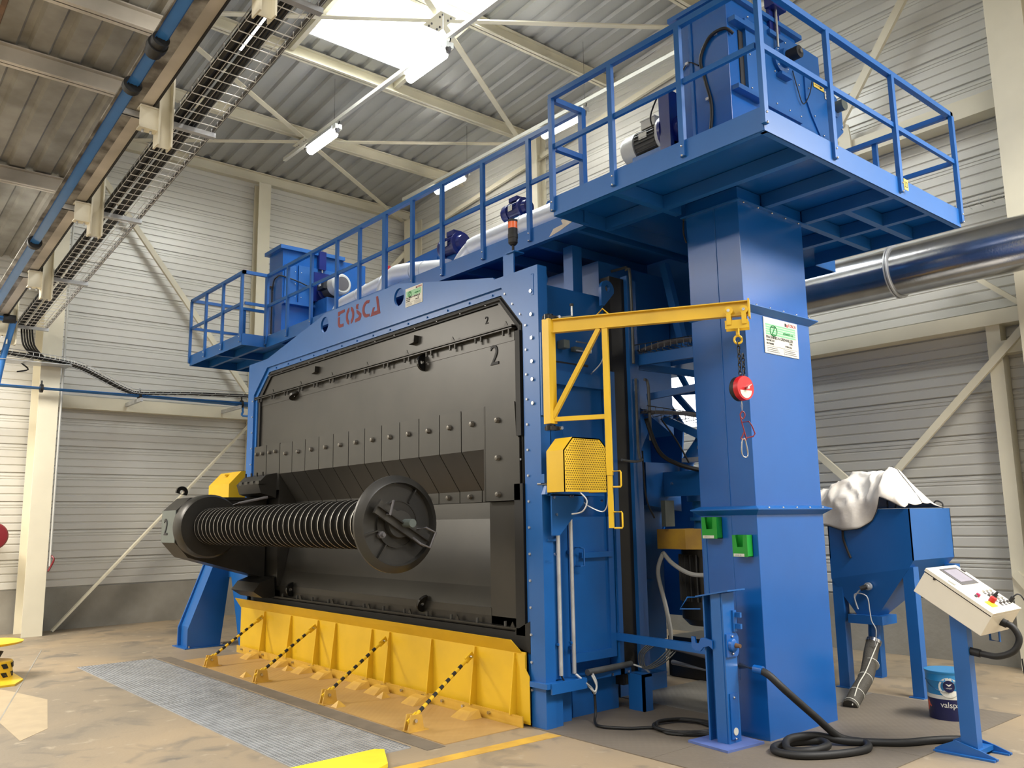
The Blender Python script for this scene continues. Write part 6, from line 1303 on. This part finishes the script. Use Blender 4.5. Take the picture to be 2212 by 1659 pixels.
fh = thing('hose_reel', (-14.6, 2.36, 1.25), 'dark red round hose reel at the left edge of the photo', 'hose reel')
MB().lathe((-14.62, 2.33, 1.485), (1, 0, 0), [(0, .19), (.02, .20), (.04, .18), (.045, .08), (.05, .0001)], 36).build('disc', DRED, fh)
MB().lathe((-14.80, 2.33, 1.485), (1, 0, 0), [(0, .15), (.18, .15)], 24).build('drum', DRED, fh); MB().box(-15.2, -14.80, 2.30, 2.36, 1.45, 1.52).build('bracket', RED, fh)
cw = thing('wall_conduit', (-14.9, 3.12, 1.3), 'thin grey conduit with a dark cable end beside the big left column', 'conduit')
MB().cyl((-14.56, 3.10, 1.02), (-14.56, 3.10, 6.5), .018, 8).build('conduit', GREY, cw)
MB().tube([(-14.54, 3.11, 1.18), (-14.50, 3.14, 1.12), (-14.52, 3.10, 1.0), (-14.5, 3.07, .95)], .014, 6, 5).build('cable_end', DRED, cw)
stk = thing('floor_sticker', (-5.2, 3.0, 0), 'bright yellow plate lying on the floor at the bottom edge', 'floor plate')
MB().prism([(-5.40, 2.6), (-5.42, 3.29), (-5.37, 3.34), (-5.05, 3.17), (-5.0, 3.08), (-4.95, 2.5)], 'xy', .002, .03).build('plate', PLSTK, stk)

# ------------------------------------------------------------------ pieces of parts go one level deeper
def base(n): return n.split('.')[0]
def nest(root, rules):
    kids = [c for c in root.children]
    for part, subs in rules.items():
        ps = [c for c in kids if base(c.name) == part and tuple(c.rotation_euler) == (0, 0, 0)]
        if not ps: continue
        for c in kids:
            if base(c.name) in subs and c.parent == root:
                wc = c.location+(Vector(c.data.vertices[0].co) if len(c.data.vertices) else Vector())
                p = min(ps, key=lambda q: (q.location+Vector(q.data.vertices[0].co)-wc).length)
                c.parent = p; c.location = c.location-p.location
for o in [o for o in bpy.data.objects if o.type == 'EMPTY']:
    b_ = base(o.name)
    if b_ == 'electric_motor': nest(o, {'fan_cowl': ('fan_grille',), 'motor_body': ('fin', 'nameplate', 'eye_ring'), 'terminal_box': ('terminal_lid',)})
    elif b_ == 'wheel_motor': nest(o, {'motor_body': ('fin', 'nameplate')})
    elif b_ == 'control_desk': nest(o, {'screen_bezel': ('screen',), 'lid': ('lid_lock', 'emergency_stop', 'button', 'button_tag', 'key_switch', 'stop_label', 'cable_plug'), 'curved_hose': ('hose_gland',), 'foot': ('foot_gusset',)})
    elif b_ == 'blasting_cabinet': nest(o, {'access_door': ('door_handle', 'door_frame', 'hinge'), 'conduit': ('conduit_clip',), 'header_plate': ('letter',)})
    elif b_ == 'workpiece_holder': nest(o, {'clamp_bar': ('clamp_bar_rib', 'handle', 'centre_pin'), 'arm_box': ('arm_front_plate', 'numeral', 'arm_rib', 'lifting_eye'), 'end_disc': ('stiffener', 'inner_ring', 'hub', 'lock_bolt')})
    elif b_ == 'maker_sign': nest(o, {'sign_plate': ('stripe', 'emblem_ring', 'lettering', 'emblem_drop', 'rule', 'small_print')})
    elif b_ == 'paint_pail': nest(o, {'upper_body': ('white_swoosh', 'round_emblem', 'wing_mark')})
    elif b_ == 'parts_bin': nest(o, {'bin_front': ('label', 'lettering')})
    elif b_ == 'load_balancer': nest(o, {'front_case': ('dial_label', 'centre_bolt', 'locking_lever')})
    elif b_ in ('elevator_platform', 'walkway', 'end_platform'): nest(o, {'post': ('bolt',)})
    elif b_ == 'folding_guard': nest(o, {'kick_strip': ('bolt',), 'guard_sheet': ('rib',)})
    elif b_ == 'guard_stay': nest(o, {'stay_rod': ('black_band', 'end_lug')})
    elif b_ == 'support_stand': nest(o, {'bearing_plate': ('bearing', 'shaft_end'), 'side_plate': ('white_cap',), 'rack': ('rack_tooth',)})
    elif b_ == 'bucket_elevator': nest(o, {'chute': ('rotation_label', 'arrow'), 'flange': ('bolt',)})
    elif b_ == 'exhaust_duct': nest(o, {'duct': ('joint_ring',)})
    elif b_ == 'round_stand': nest(o, {'body': ('black_mark',)})
